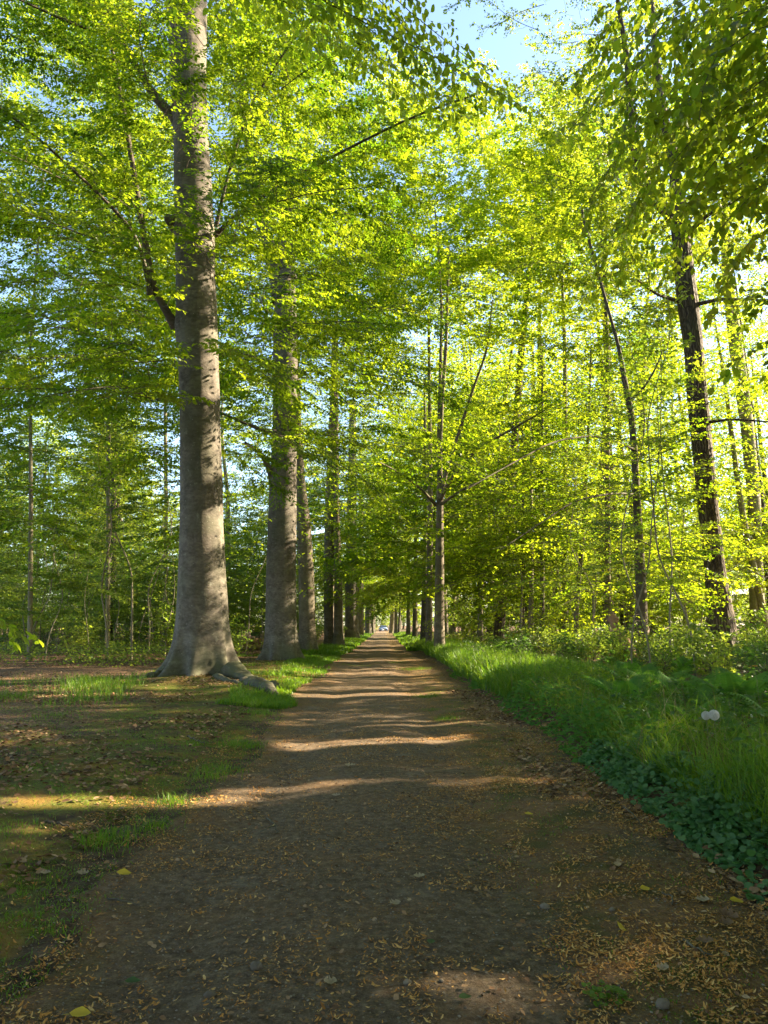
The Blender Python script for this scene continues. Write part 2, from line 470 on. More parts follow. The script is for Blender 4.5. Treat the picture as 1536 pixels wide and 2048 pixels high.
def path_mat():
    b = NB('path_earth')
    g = b('NewGeometry').outputs['Position']
    n0 = b.noise(g, 1.1, 5, .6); n1 = b.noise(g, 16, 7, .72); n2 = b.noise(g, 95, 5, .8)
    col = b.ramp(b.math('ADD', b.math('MULTIPLY', n1, .6), b.math('MULTIPLY', n2, .4)), [(.36, (.042, .028, .017)), (.48, (.105, .074, .046)), (.62, (.21, .157, .105))])
    pale = b.f(b.noise(g, 1.7, 5, .65), .58, .72, 0, .4)
    col = b.mix(pale, col, (.24, .215, .18))
    vo = b('TexVoronoi', {'feature': 'F1'}, Vector=g, Scale=46, Randomness=1)
    r = b('SeparateColor', None, Color=vo.outputs['Color']).outputs
    sp = b.math('MULTIPLY', b.f(vo.outputs['Distance'], .22, .42, 1, 0), b.f(r[0], .45, .6, 0, 1))
    sp = b.math('MULTIPLY', sp, b.f(b.math('ADD', b.math('MULTIPLY', n0, 1.0), b.math('MULTIPLY', b.attr('scales'), .45)), .42, .72, .1, 1))
    oc = b.mix(r[1], (.24, .11, .03), (.42, .25, .085))
    col = b.mix(sp, col, oc)
    wash = b.f(b.math('ADD', b.noise(g, .9, 6, .7), b.math('MULTIPLY', b.attr('scales'), .22)), .5, .75, 0, .5)
    col = b.mix(wash, col, (.23, .115, .04))
    mo = b.math('MULTIPLY', b.attr('scales'), b.f(b.noise(g, 2.0, 5, .65), .46, .6, 0, .75))
    col = b.mix(mo, col, b.mix(b.f(n2, .35, .65), (.035, .04, .01), (.09, .10, .02)))
    pb = b('TexVoronoi', {'feature': 'F1'}, Vector=g, Scale=17, Randomness=1)
    pr = b('SeparateColor', None, Color=pb.outputs['Color']).outputs
    peb = b.math('MULTIPLY', b.f(pb.outputs['Distance'], .10, .16, 1, 0), b.f(pr[0], .80, .84, 0, 1))
    col = b.mix(peb, col, b.mix(pr[1], (.16, .14, .11), (.30, .27, .22)))
    b.set(b.b.inputs['Base Color'], col)
    b.b.inputs['Roughness'].default_value = .92
    b.b.inputs['Specular IOR Level'].default_value = .2
    h = b.math('ADD', b.math('ADD', b.math('MULTIPLY', n1, .8), b.math('MULTIPLY', n2, .35)), b.math('ADD', b.math('MULTIPLY', sp, .3), b.math('MULTIPLY', peb, .8)))
    b.bump(h, .9, .035)
    return b.m
def var_mat(name, c0, c1, c2, rough=.8, transl=0):
    b = NB(name)
    v = b.attr('var')
    col = b.ramp(v, [(0, c0), (.5, c1), (1, c2)])
    n = b.noise(b('TexCoord').outputs['Object'], 60, 3)
    col = b.mix(b.f(n, .35, .7, 0, .35), col, c0)
    b.set(b.b.inputs['Base Color'], col)
    b.b.inputs['Roughness'].default_value = rough
    b.b.inputs['Specular IOR Level'].default_value = .25
    if transl:
        tr = b('BsdfTranslucent', None, Color=col)
        ms = b('MixShader', None, _0=transl, _1=b.b.outputs[0], _2=tr.outputs[0])
        b.t.links.new(ms.outputs[0], b.out.inputs[0])
    return b.m
M_GROUND = ground_mat(); M_PATH = path_mat()
M_SCALE = var_mat('bud_scale', (.20, .085, .02), (.46, .22, .05), (.60, .41, .16))
M_DEAD = var_mat('dead_leaf', (.07, .04, .022), (.22, .12, .062), (.42, .29, .17), .75, .12)
M_STONE = var_mat('stone', (.085, .065, .048), (.15, .12, .09), (.25, .21, .165))
def plain(name, c, rough=.6, metal=0, transl=0, spec=.4):
    b = NB(name)
    n = b.noise(b('TexCoord').outputs['Object'], 25, 4)
    b.set(b.b.inputs['Base Color'], b.mix(b.f(n, .3, .7), tuple(q * .82 for q in c), tuple(min(1, q * 1.12) for q in c)))
    b.b.inputs['Roughness'].default_value = rough; b.b.inputs['Metallic'].default_value = metal
    b.b.inputs['Specular IOR Level'].default_value = spec
    if transl:
        tr = b('BsdfTranslucent', None, Color=c)
        ms = b('MixShader', None, _0=transl, _1=b.b.outputs[0], _2=tr.outputs[0])
        b.t.links.new(ms.outputs[0], b.out.inputs[0])
    return b.m
M_YELLOW = plain('yellow_leaf', (.55, .40, .03), .6, 0, .25)
M_PALELEAF = plain('pale_leaf', (.30, .235, .15), .8, 0, .1)
M_BROWNLEAF = plain('brown_leaf', (.17, .10, .055), .75, 0, .1)
M_GREENLEAF = plain('fresh_green_leaf', (.05, .10, .025), .6, 0, .3)

# ------------------------------------------------------------------ ground and path
def build_ground():
    ys = np.concatenate([np.arange(-8, 1.8, .5), np.arange(1.8, 12, .055), 12 + np.cumsum(.055 * 1.02 ** np.arange(1, 240))])
    ys = ys[ys < 300]
    ys = np.concatenate([ys, [330, 400, 520, 700, 1000, 1500]])
    xi = np.concatenate([np.arange(-6, 6.001, .07)])
    out = 6 + np.cumsum(.08 * 1.045 ** np.arange(1, 200)); out = out[out < 1600]
    xs = np.concatenate([-out[::-1], xi, out])
    X, Y = np.meshgrid(xs, ys)
    Z = hh(X, Y)
    ins = np.minimum(X - edgeL(Y), edgeR(Y) - X)
    Z = Z - .05 * ss(.05, .25, ins)
    lx = edgeL(Y) - X; bx = X - bankX(Y)
    moss = .50 * ss(-.1, .3, lx) * (1 - ss(2.0, 4.5, lx)) + .14 * ss(0, .4, lx)
    moss = moss + .35 * np.exp(-((X - T1[0] - .5) ** 2 / 6 + (Y - T1[1] + 2) ** 2 / 3)) + .22 * ss(-.9, -.5, bx) * (1 - ss(-.3, .1, bx))
    moss = moss + .45 * ss(-.4, .2, bx) * (1 - ss(4, 9, bx)) + .3 * ss(14, 20, Y) * (1 - ss(2.5, 5, lx)) * ss(-.1, .3, lx)
    lit = .25 + .55 * ss(1.5, 4, lx) + .35 * ss(2.5, 6, bx) + .3 * ss(-.7, -.3, bx) * (1 - ss(-.1, .2, bx))
    ny, nx = X.shape
    V = np.stack([X, Y, Z], -1).reshape(-1, 3)
    i, j = np.meshgrid(np.arange(ny - 1), np.arange(nx - 1), indexing='ij')
    F = np.stack([i * nx + j, i * nx + j + 1, (i + 1) * nx + j + 1, (i + 1) * nx + j], -1).reshape(-1, 4)
    o = obj('ground', mesh_np('ground', V, [F], [M_GROUND], smooth=True, var={'moss': moss.ravel(), 'litter': lit.ravel()}))
    tag(o, 'shaded woodland floor of moss, soil and fallen leaves beside the path', None, kind='structure')
    # path strip
    ys = ys[(ys > -7.9) & (ys < 232)]
    s = np.linspace(0, 1, 54)
    S, Y = np.meshgrid(s, ys)
    X = edgeL(Y) + (edgeR(Y) - edgeL(Y)) * S
    Z = hh(X, Y) + .004 - .02 * (ss(.02, 0, S) + ss(.98, 1, S))
    ny, nx = X.shape
    V = np.stack([X, Y, Z], -1).reshape(-1, 3)
    i, j = np.meshgrid(np.arange(ny - 1), np.arange(nx - 1), indexing='ij')
    F = np.stack([i * nx + j, i * nx + j + 1, (i + 1) * nx + j + 1, (i + 1) * nx + j], -1).reshape(-1, 4)
    sc = ss(.14, .0, S) * .8 + ss(.58, .78, S) * (1 - .6 * ss(.86, .97, S))
    o = obj('path', mesh_np('path', V, [F], [M_PATH], smooth=True, var={'scales': sc.ravel()}))
    tag(o, 'straight earth path strewn with orange bud scales between two rows of beeches', None, kind='structure')
build_ground()

# ------------------------------------------------------------------ trees
def tree_from(name, label, cat, loc, meshes, rz=0, group=None, scale=1):
    t = thing(name, label, cat, loc, rz, group, scale)
    for nm, me in meshes: obj(nm, me, t)
    return t
def copy_tree(src, loc, rz, scale, label=None, group=None):
    c = src.copy(); COL.objects.link(c)
    c.location = loc; c.rotation_euler = (0, 0, rz); c.scale = (scale,) * 3 if np.isscalar(scale) else scale
    if label: c['label'] = label
    if group: c['group'] = group
    for ch in src.children:
        d = ch.copy(); COL.objects.link(d); d.parent = c
    return c
def zline(pts):
    """list of (z,x,y,r) -> dense centre line and radius"""
    a = np.array(pts, float)
    return lambda n: (lambda z: (np.stack([np.interp(z, a[:, 0], a[:, 1]), np.interp(z, a[:, 0], a[:, 2]), z], 1), np.interp(z, a[:, 0], a[:, 3])))(np.linspace(a[0, 0], a[-1, 0], n))
def smooth1(v, k):
    if v.ndim == 1: v = v[:, None]; sq = True
    else: sq = False
    p = np.concatenate([np.repeat(v[:1], k, 0), v, np.repeat(v[-1:], k, 0)])
    ker = np.ones(2 * k + 1) / (2 * k + 1)
    o = np.stack([np.convolve(p[:, c], ker, 'valid') for c in range(v.shape[1])], 1)
    return o[:, 0] if sq else o

def pix_trunk(rows, Y, base_z, n=260, ztop=None, top_r=None):
    """rows: (py, xl, xr) measured on the trunk; returns local centre line, radius (origin at base)"""
    pts = []
    for py, a, b in sorted(rows, reverse=True):
        p = P((a + b) / 2, py, Y); pts.append((p[2], p[0], Y, (b - a) / 2 / ppm(py, Y)))
    x0 = pts[0][1]
    pts = [(z - base_z, x - x0, 0, r) for z, x, _, r in pts]
    if ztop and ztop > pts[-1][0]: pts.append((ztop, pts[-1][1], 0, top_r))
    pts = [(-.25, 0, 0, pts[0][3])] + [p for p in pts if p[0] > -.2]
    c, r = zline(pts)(n)
    k = max(2, n // 40)
    c[:, :2] = smooth1(c[:, :2], k); r = smooth1(r, k)
    return x0, c, r

def crown_mesh(name, rng, limbs, nrm, spec, mleaf, cap=None):
    wood, (VL, FL, var, n) = foliage(rng, limbs, nrm, spec, cap)
    me = mesh_np(name, VL, FL, [mleaf], var=var)
    LEAFV[me.name] = len(VL) // n
    return me, wood, n

NLEAF = {}; LEAFV = {}
# --- the big beech ---
def big_beech():
    rng = np.random.default_rng(11)
    Y = 19.5
    rows = [(1362, 352, 458), (1310, 354, 456), (1250, 355, 455), (1150, 358, 450), (1000, 362, 445), (780, 360, 438), (640, 355, 433), (450, 350, 428), (250, 348, 414), (130, 340, 411), (0, 332, 413)]
    x0 = P(407, 1362, Y)[0]
    bz = float(hh(x0, Y))
    x0, c, r = pix_trunk(rows, Y, bz, 420, 29, .22)
    ang = lambda px, lo, hi: math.acos(np.clip((px - (lo + hi) / 2) / ((hi - lo) / 2), -1, 1)) * -1     # angle round the trunk facing camera
    def kz(py): return P(400, py, Y)[2] - bz
    knots = [(kz(635), ang(425, 355, 433), .16, .13), (kz(440), ang(358, 350, 428), .2, .25), (kz(470), ang(412, 350, 428), .22, .10), (kz(520), ang(418, 350, 428), .2, .07),
             (kz(805), ang(423, 360, 438), .17, .06), (kz(645), ang(352, 355, 433), .3, .18), (kz(1160), ang(380, 358, 450), .1, .04), (kz(1180), ang(440, 358, 450), .09, .04),
             (kz(1305), ang(430, 352, 460), .12, .06), (kz(1195), ang(428, 352, 460), .06, .04), (kz(150), ang(408, 340, 411), .18, .13), (kz(230), ang(352, 350, 414), .3, .15)]
    tm = trunk_mesh('big_beech_trunk', c, r, M_BARK, 144, 4, .85, 8, .48, .014, knots)
    t = thing('beech_tree', 'huge smooth grey beech with flared roots, the biggest trunk, beside the path', 'tree', (x0, Y, bz), group='beeches lining the path on the near bank')
    obj('trunk', tm, t)
    # limbs measured in the photo: list of (px,py,Y) and base radius in photo px
    meas = [([(352, 655, 19.5), (325, 630, 19.2), (303, 585, 19), (293, 500, 18.8), (270, 360, 18.5), (240, 180, 18.2), (200, -20, 18)], 9),
            ([(352, 235, 19.5), (315, 205, 19.3), (270, 130, 19), (238, 70, 18.7), (205, 0, 18.4), (170, -80, 18)], 11),
            ([(300, 590, 19), (280, 470, 18.2), (200, 390, 17.4), (60, 260, 16.2), (-60, 170, 15)], 5),
            ([(235, 75, 18.6), (150, 50, 17.8), (40, 0, 16.8), (-60, -50, 16)], 4.5),
            ([(297, 545, 19), (270, 520, 18.6), (190, 505, 17.6), (60, 480, 16.2), (-120, 440, 15)], 4),
            ([(356, 775, 19.5), (300, 770, 18.5), (150, 775, 16.8), (0, 780, 15), (-150, 760, 14)], 4),
            ([(356, 770, 19.5), (330, 715, 19), (250, 712, 17.8), (100, 715, 16), (-80, 720, 14.5)], 4),
            ([(305, 600, 19), (230, 560, 17.6), (120, 552, 16.4), (0, 570, 15.2), (-130, 590, 14)], 4),
            ([(290, 460, 18.8), (230, 452, 17.8), (120, 440, 16.6), (0, 425, 15.4), (-150, 390, 14)], 3.5),
            ([(430, 470, 19.3), (470, 430, 18.6), (560, 370, 17.6), (690, 300, 16.5), (840, 225, 15.2), (950, 190, 14.2)], 4.5),
            ([(432, 455, 19.4), (445, 390, 19), (478, 270, 18.5), (510, 190, 18.2), (600, 60, 17.4), (680, -40, 16.8)], 4),
            ([(434, 640, 19.4), (452, 605, 19), (520, 565, 18.2), (620, 540, 17.2), (740, 515, 16)], 3.5),
            ([(425, 420, 19.4), (520, 415, 18.4), (640, 420, 17), (780, 440, 15.6)], 3),
            ([(412, 190, 19.5), (440, 160, 19), (520, 90, 18), (640, 30, 17), (760, -40, 16)], 5),
            ([(434, 720, 19.4), (470, 690, 18.6), (540, 660, 17.6), (650, 640, 16.4), (800, 650, 15)], 3),
            ([(352, 500, 19.6), (310, 430, 20.5), (230, 330, 22), (120, 250, 24), (0, 200, 26)], 5),
            ([(356, 690, 19.6), (330, 640, 20.6), (240, 610, 22), (120, 620, 23.5), (-20, 660, 25)], 5)]
    L = []; rr = []
    for pl, pr in meas:
        w_ = np.array([P(*q) for q in pl]) - np.array([x0, Y, bz])
        L.append(resample(w_, 9)); rr.append(pr / ppm(pl[0][1], pl[0][2]))
    L = np.stack(L); rr = np.array(rr)
    for i in (0, 1, 2, 3, 9, 10):
        V, F = limb_mesh(L[i:i + 1] if True else None, rr[i:i + 1], 10, .3)
        # resampled finer for the big ones
        fine = resample(L[i], 24)[None]
        V, F = limb_mesh(fine, rr[i:i + 1], 10, .3)
        obj('limb', mesh_np('big_beech_limb', V, [F], [M_TWIG], smooth=True), t)
    nr = nz(np.stack([rng.normal(0, .12, len(L)), rng.normal(0, .12, len(L)), np.ones(len(L))], 1))
    def tr(z): return np.array([np.interp(z, c[:, 2], c[:, 0]), 0])
    G, gn, gl = make_limbs(rng, 120, 6.4, 28, lambda q: 8.4 - 4.0 * q ** 3, 6, 58, 34, tr, wob=.10)
    allL = np.concatenate([L, G]); alln = np.concatenate([nr, gn])
    rad = np.concatenate([rr * .9, .008 + .0055 * gl])
    spec = dict(leaf=.10, s2=.27, l2=2.1, s3=.145, l3=.55, sl=.045, shape=LEAF6, flat=.33)
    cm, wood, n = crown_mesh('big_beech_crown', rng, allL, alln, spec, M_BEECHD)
    NLEAF['big'] = n
    rest = [i for i in range(len(allL)) if i not in (0, 1, 2, 3, 9, 10)]
    wood.append(limb_mesh(allL[rest], rad[rest], 6))
    V, F = join(wood)
    obj('branch_sprays', mesh_np('big_beech_branches', V, F, [M_TWIG], smooth=True), t)
    obj('crown', cm, t)
    # stub of a cut limb
    st = np.array([P(352, 452, Y - .05), P(338, 440, Y - .3), P(334, 428, Y - .35)]) - np.array([x0, Y, bz])
    fine = resample(st, 8)[None]
    V, F = tubes(fine, np.array([[.22, .2, .17, .15, .14, .13, .12, .02]]), 14)
    obj('branch_stub', mesh_np('branch_stub', V, [F], [M_BARK], smooth=True), t)
    # exposed roots running to the path
    for q, (pl, r0, sd) in enumerate([([(448, 1335, 19.1), (480, 1358, 18.6), (505, 1372, 18.1), (530, 1380, 17.5), (548, 1392, 17.0), (552, 1412, 16.4)], .21, 1),
                                  ([(490, 1372, 17.9), (512, 1392, 17.1), (530, 1412, 16.5), (548, 1428, 16.1), (560, 1445, 15.7)], .19, 2),
                                  ([(345, 1338, 19.2), (322, 1360, 18.9), (300, 1372, 18.7), (275, 1380, 18.6)], .15, 3),
                                  ([(430, 1355, 18.9), (438, 1378, 18.3), (470, 1392, 17.8), (500, 1400, 17.2)], .12, 4)]):
        w_ = np.array([P(*z) for z in pl])
        for z in w_[1:]: z[2] = max(hh(z[0], z[1]) + r0 * .05, min(z[2], hh(z[0], z[1]) + r0 * .55))
        w_[-1, 2] = hh(w_[-1, 0], w_[-1, 1]) - r0 * .8
        fine = resample(w_ - np.array([x0, Y, bz]), 60)[None]
        rg = np.random.default_rng(sd)
        tt = np.arange(60)
        pr = r0 * (1. if sd < 3 else .8) * (1.05 - .6 * np.linspace(0, 1, 60) ** 1.5) * (1 + .4 * (vn(tt * .16, sd * 7.) - .5) + .2 * (vn(tt * .8, sd * 5. + 3) - .5))
        fine[0, 1:-1] += np.stack([vn(tt * .25, sd + .5) - .5, vn(tt * .25, sd + 9.5) - .5, .5 * (vn(tt * .3, sd + 4.5) - .5)], 1)[1:-1] * r0 * .8
        V, F = tubes(fine, pr[None], 22)
        a_ = np.tile(np.arange(22), 60); t_ = np.repeat(tt, 22)
        ax = np.repeat(fine[0], 22, 0)
        V = ax + (V - ax) * (1 + .5 * (fbm(a_ * .55 + sd * 9, t_ * .07, sd) - .5) + .18 * (fbm(a_ * .9, t_ * .5 + sd, sd + 3) - .5))[:, None]
        obj('surface_root', mesh_np('surface_root', V, [F], [M_BARK], smooth=True, var={'scar': np.clip(.25 + 2.2 * (fbm(a_ * .5, t_ * .2, sd + 5) - .45), 0, 1), 'low': np.full(len(V), 1.)}), t)
    return t
big_beech()

def std_beech(seed, H, z0, n, spread_r, cap, leaf, t_spec=None, mat=None):
    """wood + crown meshes of an avenue beech with straight trunk axis; trunk built apart"""
    rng = np.random.default_rng(seed)
    tr = lambda z: np.zeros(2)
    limbs, nrm, Ls = make_limbs(rng, n, z0, H - 1, lambda q: spread_r * (1.05 - .55 * q ** 3), 6, 60, 32, tr, wob=.11)
    spec = dict(leaf=leaf, s2=.30, l2=2.1, s3=.17, l3=.62, sl=leaf * .48, shape=LEAF4, wood3=False, flat=.33)
    spec.update(t_spec or {})
    cm, wood, nl = crown_mesh('beech_crown', rng, limbs, nrm, spec, mat or M_BEECH, cap)
    NLEAF['std%d' % seed] = nl
    wood.append(limb_mesh(limbs, .012 + .006 * Ls, 6))
    V, F = join(wood)
    return mesh_np('beech_branches', V, F, [M_TWIG], smooth=True), cm

CR = [std_beech(21, 31, 5.0, 116, 7.4, 190000, .135), std_beech(22, 30, 5.5, 110, 7.0, 190000, .14), std_beech(23, 28, 4.5, 100, 6.6, 150000, .14)]

GL = 'beeches lining the path on the near bank'
def row_tree(label, rows, Y, crown, seed, ztop=25, tr=.12, mat=None, scale=1, rz=0, flare=.4, nb=5, S=48, n=150, extra=(), group=GL, fh=.5):
    rows = sorted(rows, reverse=True)
    x0 = P((rows[0][1] + rows[0][2]) / 2, rows[0][0], Y)[0]
    bz = float(hh(x0, Y))
    x0, c, r = pix_trunk(rows, Y, bz, n, ztop, tr)
    rg = np.random.default_rng(seed)
    kn = [(rg.uniform(1, 11), rg.uniform(-2.6, -.5), rg.uniform(.08, .2), rg.uniform(.04, .1)) for _ in range(8)]
    tm = trunk_mesh('beech_trunk', c, r, mat or M_BARK, S, seed, flare, nb, fh, .012, kn)
    t = thing('beech_tree', label, 'tree', (x0, Y, bz), 0, group)
    obj('trunk', tm, t)
    a = obj('branch_sprays', crown[0], t); b = obj('crown', crown[1], t)
    for o in (a, b): o.rotation_euler = (0, 0, rz); o.scale = (scale,) * 3
    for pl, pr in extra:
        w_ = np.array([P(*q) for q in pl]) - np.array([x0, Y, bz])
        fine = resample(w_, 20)[None]
        V, F = limb_mesh(fine, [pr / ppm(pl[0][1], pl[0][2])], 12, .3)
        obj('limb', mesh_np('beech_limb', V, [F], [mat or M_BARK], smooth=True), t)
    return t

row_tree('thick straight grey beech, second trunk of the row behind the biggest beech',
         [(1318, 530, 594), (1250, 531, 592), (1150, 532, 592), (1000, 538, 593), (850, 546, 594), (700, 546, 595), (600, 548, 592), (540, 552, 590)], 31.5, CR[0], 31, 20, .3, flare=.75, nb=7, fh=.45, S=80,
         extra=[([(565, 600, 31.5), (545, 520, 31.3), (515, 420, 31), (490, 230, 30.5), (470, 40, 30)], 17), ([(572, 560, 31.5), (574, 400, 31.6), (572, 200, 31.8), (566, -20, 32)], 17),
                ([(548, 965, 31.4), (536, 930, 31.1), (520, 905, 30.6), (490, 885, 30)], 9), ([(548, 870, 31.5), (500, 850, 30.5), (440, 825, 29.5)], 6)])
row_tree('narrow dark brown beech leaning slightly, between two thicker grey trunks of the row',
         [(1305, 597, 634), (1250, 598, 631), (1150, 597, 628), (1050, 594, 622), (960, 590, 610), (850, 586, 603), (700, 582, 597), (580, 576, 590)], 40, CR[1], 32, 20, .12, M_BARKD, rz=1.3, flare=.55)
t4 = row_tree('double-stemmed beech with a dark stem and a sunlit stem joined at a knobbly root mound',
         [(1292, 650, 668), (1200, 647, 668), (1100, 648, 669), (1000, 651, 670), (900, 655, 672), (800, 660, 673), (650, 664, 676)], 52, CR[0], 33, 22, .15, M_BARKD, rz=2.2, flare=.5,
         extra=[([(677, 1300, 51.6), (677, 1200, 51.6), (675, 1100, 51.7), (672, 1000, 51.8), (672, 850, 52), (674, 600, 52)], 10.5)])
row_tree('pale dappled beech behind the double-stemmed beech', [(1276, 690, 717), (1150, 690, 715), (1050, 692, 713), (950, 696, 713), (800, 699, 712)], 78, CR[1], 34, 22, .15, rz=3.1)
row_tree('brown-trunked beech, sixth of the long row of beeches', [(1270, 714, 728), (1150, 715, 727), (1050, 717, 727), (950, 718, 727)], 100, CR[2], 35, 22, .15, M_BARKD, rz=.7, S=24, n=60)
row_tree('blue-grey shaded beech, seventh of the long row of beeches', [(1267, 730, 743), (1150, 731, 742), (1050, 732, 741)], 124, CR[0], 36, 22, .2, rz=4.1, S=24, n=60)
row_tree('pale sunlit beech, eighth of the long row of beeches', [(1264, 740, 749), (1150, 741, 748), (1080, 742, 747)], 140, CR[1], 37, 22, .2, rz=5.1, S=24, n=60)
row_tree('farthest dark slim beech of the long row, beside the bright end of the path', [(1263, 745, 751), (1150, 746, 750), (1080, 747, 750)], 158, CR[2], 38, 20, .15, M_BARKD, rz=1.1, S=24, n=60)

GR = 'slender beeches lining the path on the grassy bank'
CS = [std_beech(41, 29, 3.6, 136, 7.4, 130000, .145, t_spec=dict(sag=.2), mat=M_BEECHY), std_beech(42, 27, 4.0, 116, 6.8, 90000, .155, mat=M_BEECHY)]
row_tree('slender beech forking into rising dark limbs, nearest of the bank-side row', [(1290, 868, 889), (1150, 870, 888), (1050, 872, 887), (990, 873, 886), (900, 876, 884), (800, 880, 888), (700, 888, 895), (500, 896, 900)], 36, CS[0], 51, 21, .06, M_BARKD, rz=.3, group=GR, flare=.3,
         extra=[([(880, 1000, 36), (895, 930, 35.8), (920, 860, 35.5), (945, 780, 35), (975, 700, 34.5), (985, 600, 34)], 5), ([(880, 1000, 36), (900, 960, 35), (950, 900, 33.5), (1030, 855, 32), (1090, 820, 30.5)], 4.5),
                ([(880, 1010, 36), (930, 975, 34.5), (1000, 950, 33), (1060, 945, 32)], 3.5), ([(872, 1010, 36), (840, 975, 35), (790, 940, 34), (760, 925, 33)], 3.5), ([(878, 900, 36), (880, 780, 36.2), (884, 600, 36.5), (870, 420, 37)], 5)])
row_tree('slim dark beech standing just behind the forking one', [(1283, 851, 865), (1150, 853, 865), (1000, 855, 866), (900, 856, 864)], 43, CS[1], 52, 20, .08, M_BARKD, rz=1.9, group=GR, flare=.3, S=24, n=60)
row_tree('grey beech half hidden by the slim dark beech', [(1278, 840, 853), (1150, 845, 854), (1000, 847, 855)], 54, CS[0], 53, 20, .08, None, rz=2.9, group=GR, flare=.5, S=24, n=60)
row_tree('thin spotted beech with a dark side fork near its base', [(1275, 824, 835), (1150, 827, 835), (1050, 828, 834)], 68, CS[1], 54, 20, .08, M_BARKD, rz=4, group=GR, flare=.4, S=24, n=60)
row_tree('black-looking thin beech at the shady edge of the path', [(1274, 812, 821), (1150, 814, 820), (1050, 814, 819)], 84, CS[1], 55, 20, .08, M_BARKD, rz=5, group=GR, flare=.4, S=24, n=60)
row_tree('leaning pale beech near the bright end of the path', [(1265, 795, 800), (1200, 798, 803), (1150, 800, 804), (1100, 801, 805)], 128, CS[0], 56, 20, .12, None, rz=5.6, group=GR, S=24, n=60)
row_tree('straight grey-pink beech between a dark trunk and a leaning pale one', [(1265, 788, 795), (1150, 790, 796), (1080, 791, 796)], 136, CS[1], 57, 20, .15, None, rz=.6, group=GR, S=24, n=60)
row_tree('dark thick trunk leaning away from the path by its bright end', [(1265, 778, 789), (1200, 782, 791), (1120, 786, 792)], 145, CS[0], 58, 18, .15, M_BARKD, rz=2.6, group=GR, S=24, n=60)

# --- oaks and the wood on the grassy side ---
def oak(seed, H, z0, n, spr, cap, leaf, top=0.):
    rng = np.random.default_rng(seed)
    limbs, nrm, Ls = make_limbs(rng, n, z0, H, lambda q: spr * (1.0 + top * q - .45 * q ** 4), 8, 48, 5, lambda z: np.zeros(2), wob=.16)
    e_ = limbs[:, -1] - limbs[:, 0]; k_ = ~((np.abs(np.arctan2(e_[:, 0], -e_[:, 1])) < .8) & (limbs[:, 0, 2] < H * .72)) if top else np.ones(len(limbs), bool)
    limbs, nrm, Ls = limbs[k_], nrm[k_], Ls[k_]
    nrm = nz(nrm + rng.normal(0, .3, nrm.shape))
    spec = dict(leaf=leaf, s2=.26, l2=1.7, s3=.15, l3=.5, sl=leaf * .42, wood3=False, flat=.7, upn=.45, a2=58, a3=55, sag=.1, droop2=-.05)
    cm, wood, nl = crown_mesh('oak_crown', rng, limbs, nrm, spec, M_OAK, cap)
    NLEAF['oak%d' % seed] = nl
    wood.append(limb_mesh(limbs, .02 + .011 * Ls, 7))
    V, F = join(wood)
    return mesh_np('oak_branches', V, F, [M_OAKB], smooth=True), cm
OK = [oak(61, 30, 8, 110, 6.2, 85000, .11, .55), oak(62, 26, 8, 90, 6, 100000, .12)]
def oak_tree(label, rows, Y, crown, seed, ztop, rz, extra=(), sprays=(), tr=.1, mat=None, name='oak_tree', flare=.35, ridge=.05, S=56, n=160, group=None):
    rows = sorted(rows, reverse=True)
    x0 = P((rows[0][1] + rows[0][2]) / 2, rows[0][0], Y)[0]; bz = float(hh(x0, Y))
    x0, c, r = pix_trunk(rows, Y, bz, n, ztop, tr)
    tm = trunk_mesh('oak_trunk', c, r, mat or M_OAKB, S, seed, flare, 5, .5, .015, (), ridge)
    t = thing(name, label, 'tree', (x0, Y, bz), 0, group)
    obj('trunk', tm, t)
    for o in (obj('branch_sprays', crown[0], t), obj('crown', crown[1], t)):
        o.rotation_euler = (0, 0, rz); o.location = (c[n // 2, 0], 0, 0)
    if sprays:
        rg = np.random.default_rng(seed + 9)
        L = np.stack([resample(np.array([P(*q) for q in pl]) - np.array([x0, Y, bz]), 9) for pl in sprays])
        L[:, 1:] += rg.normal(0, .12, L[:, 1:].shape)
        nr = nz(np.stack([rg.normal(0, .4, len(L)), rg.normal(0, .4, len(L)), np.ones(len(L))], 1))
        cm, wood, nl = crown_mesh('oak_spray_crown', rg, L, nr, dict(leaf=.095, s2=.34, l2=1.5, s3=.17, l3=.45, sl=.05, wood3=False, flat=.7, upn=.45, a2=58, a3=55, sag=.1, droop2=0., t0=.1), M_OAK)
        wood.append(limb_mesh(L, np.full(len(L), .055), 6)); V, F = join(wood)
        obj('branch_sprays', mesh_np('oak_spray_branches', V, F, [M_OAKB], smooth=True), t); obj('crown', cm, t)
    for pl, pr in extra:
        w_ = np.array([P(*q) for q in pl]) - np.array([x0, Y, bz])
        V, F = limb_mesh(resample(w_, 20)[None], [pr / ppm(pl[0][1], pl[0][2])], 12, .3)
        obj('limb', mesh_np('oak_limb', V, [F], [mat or M_OAKB], smooth=True), t)
    return t
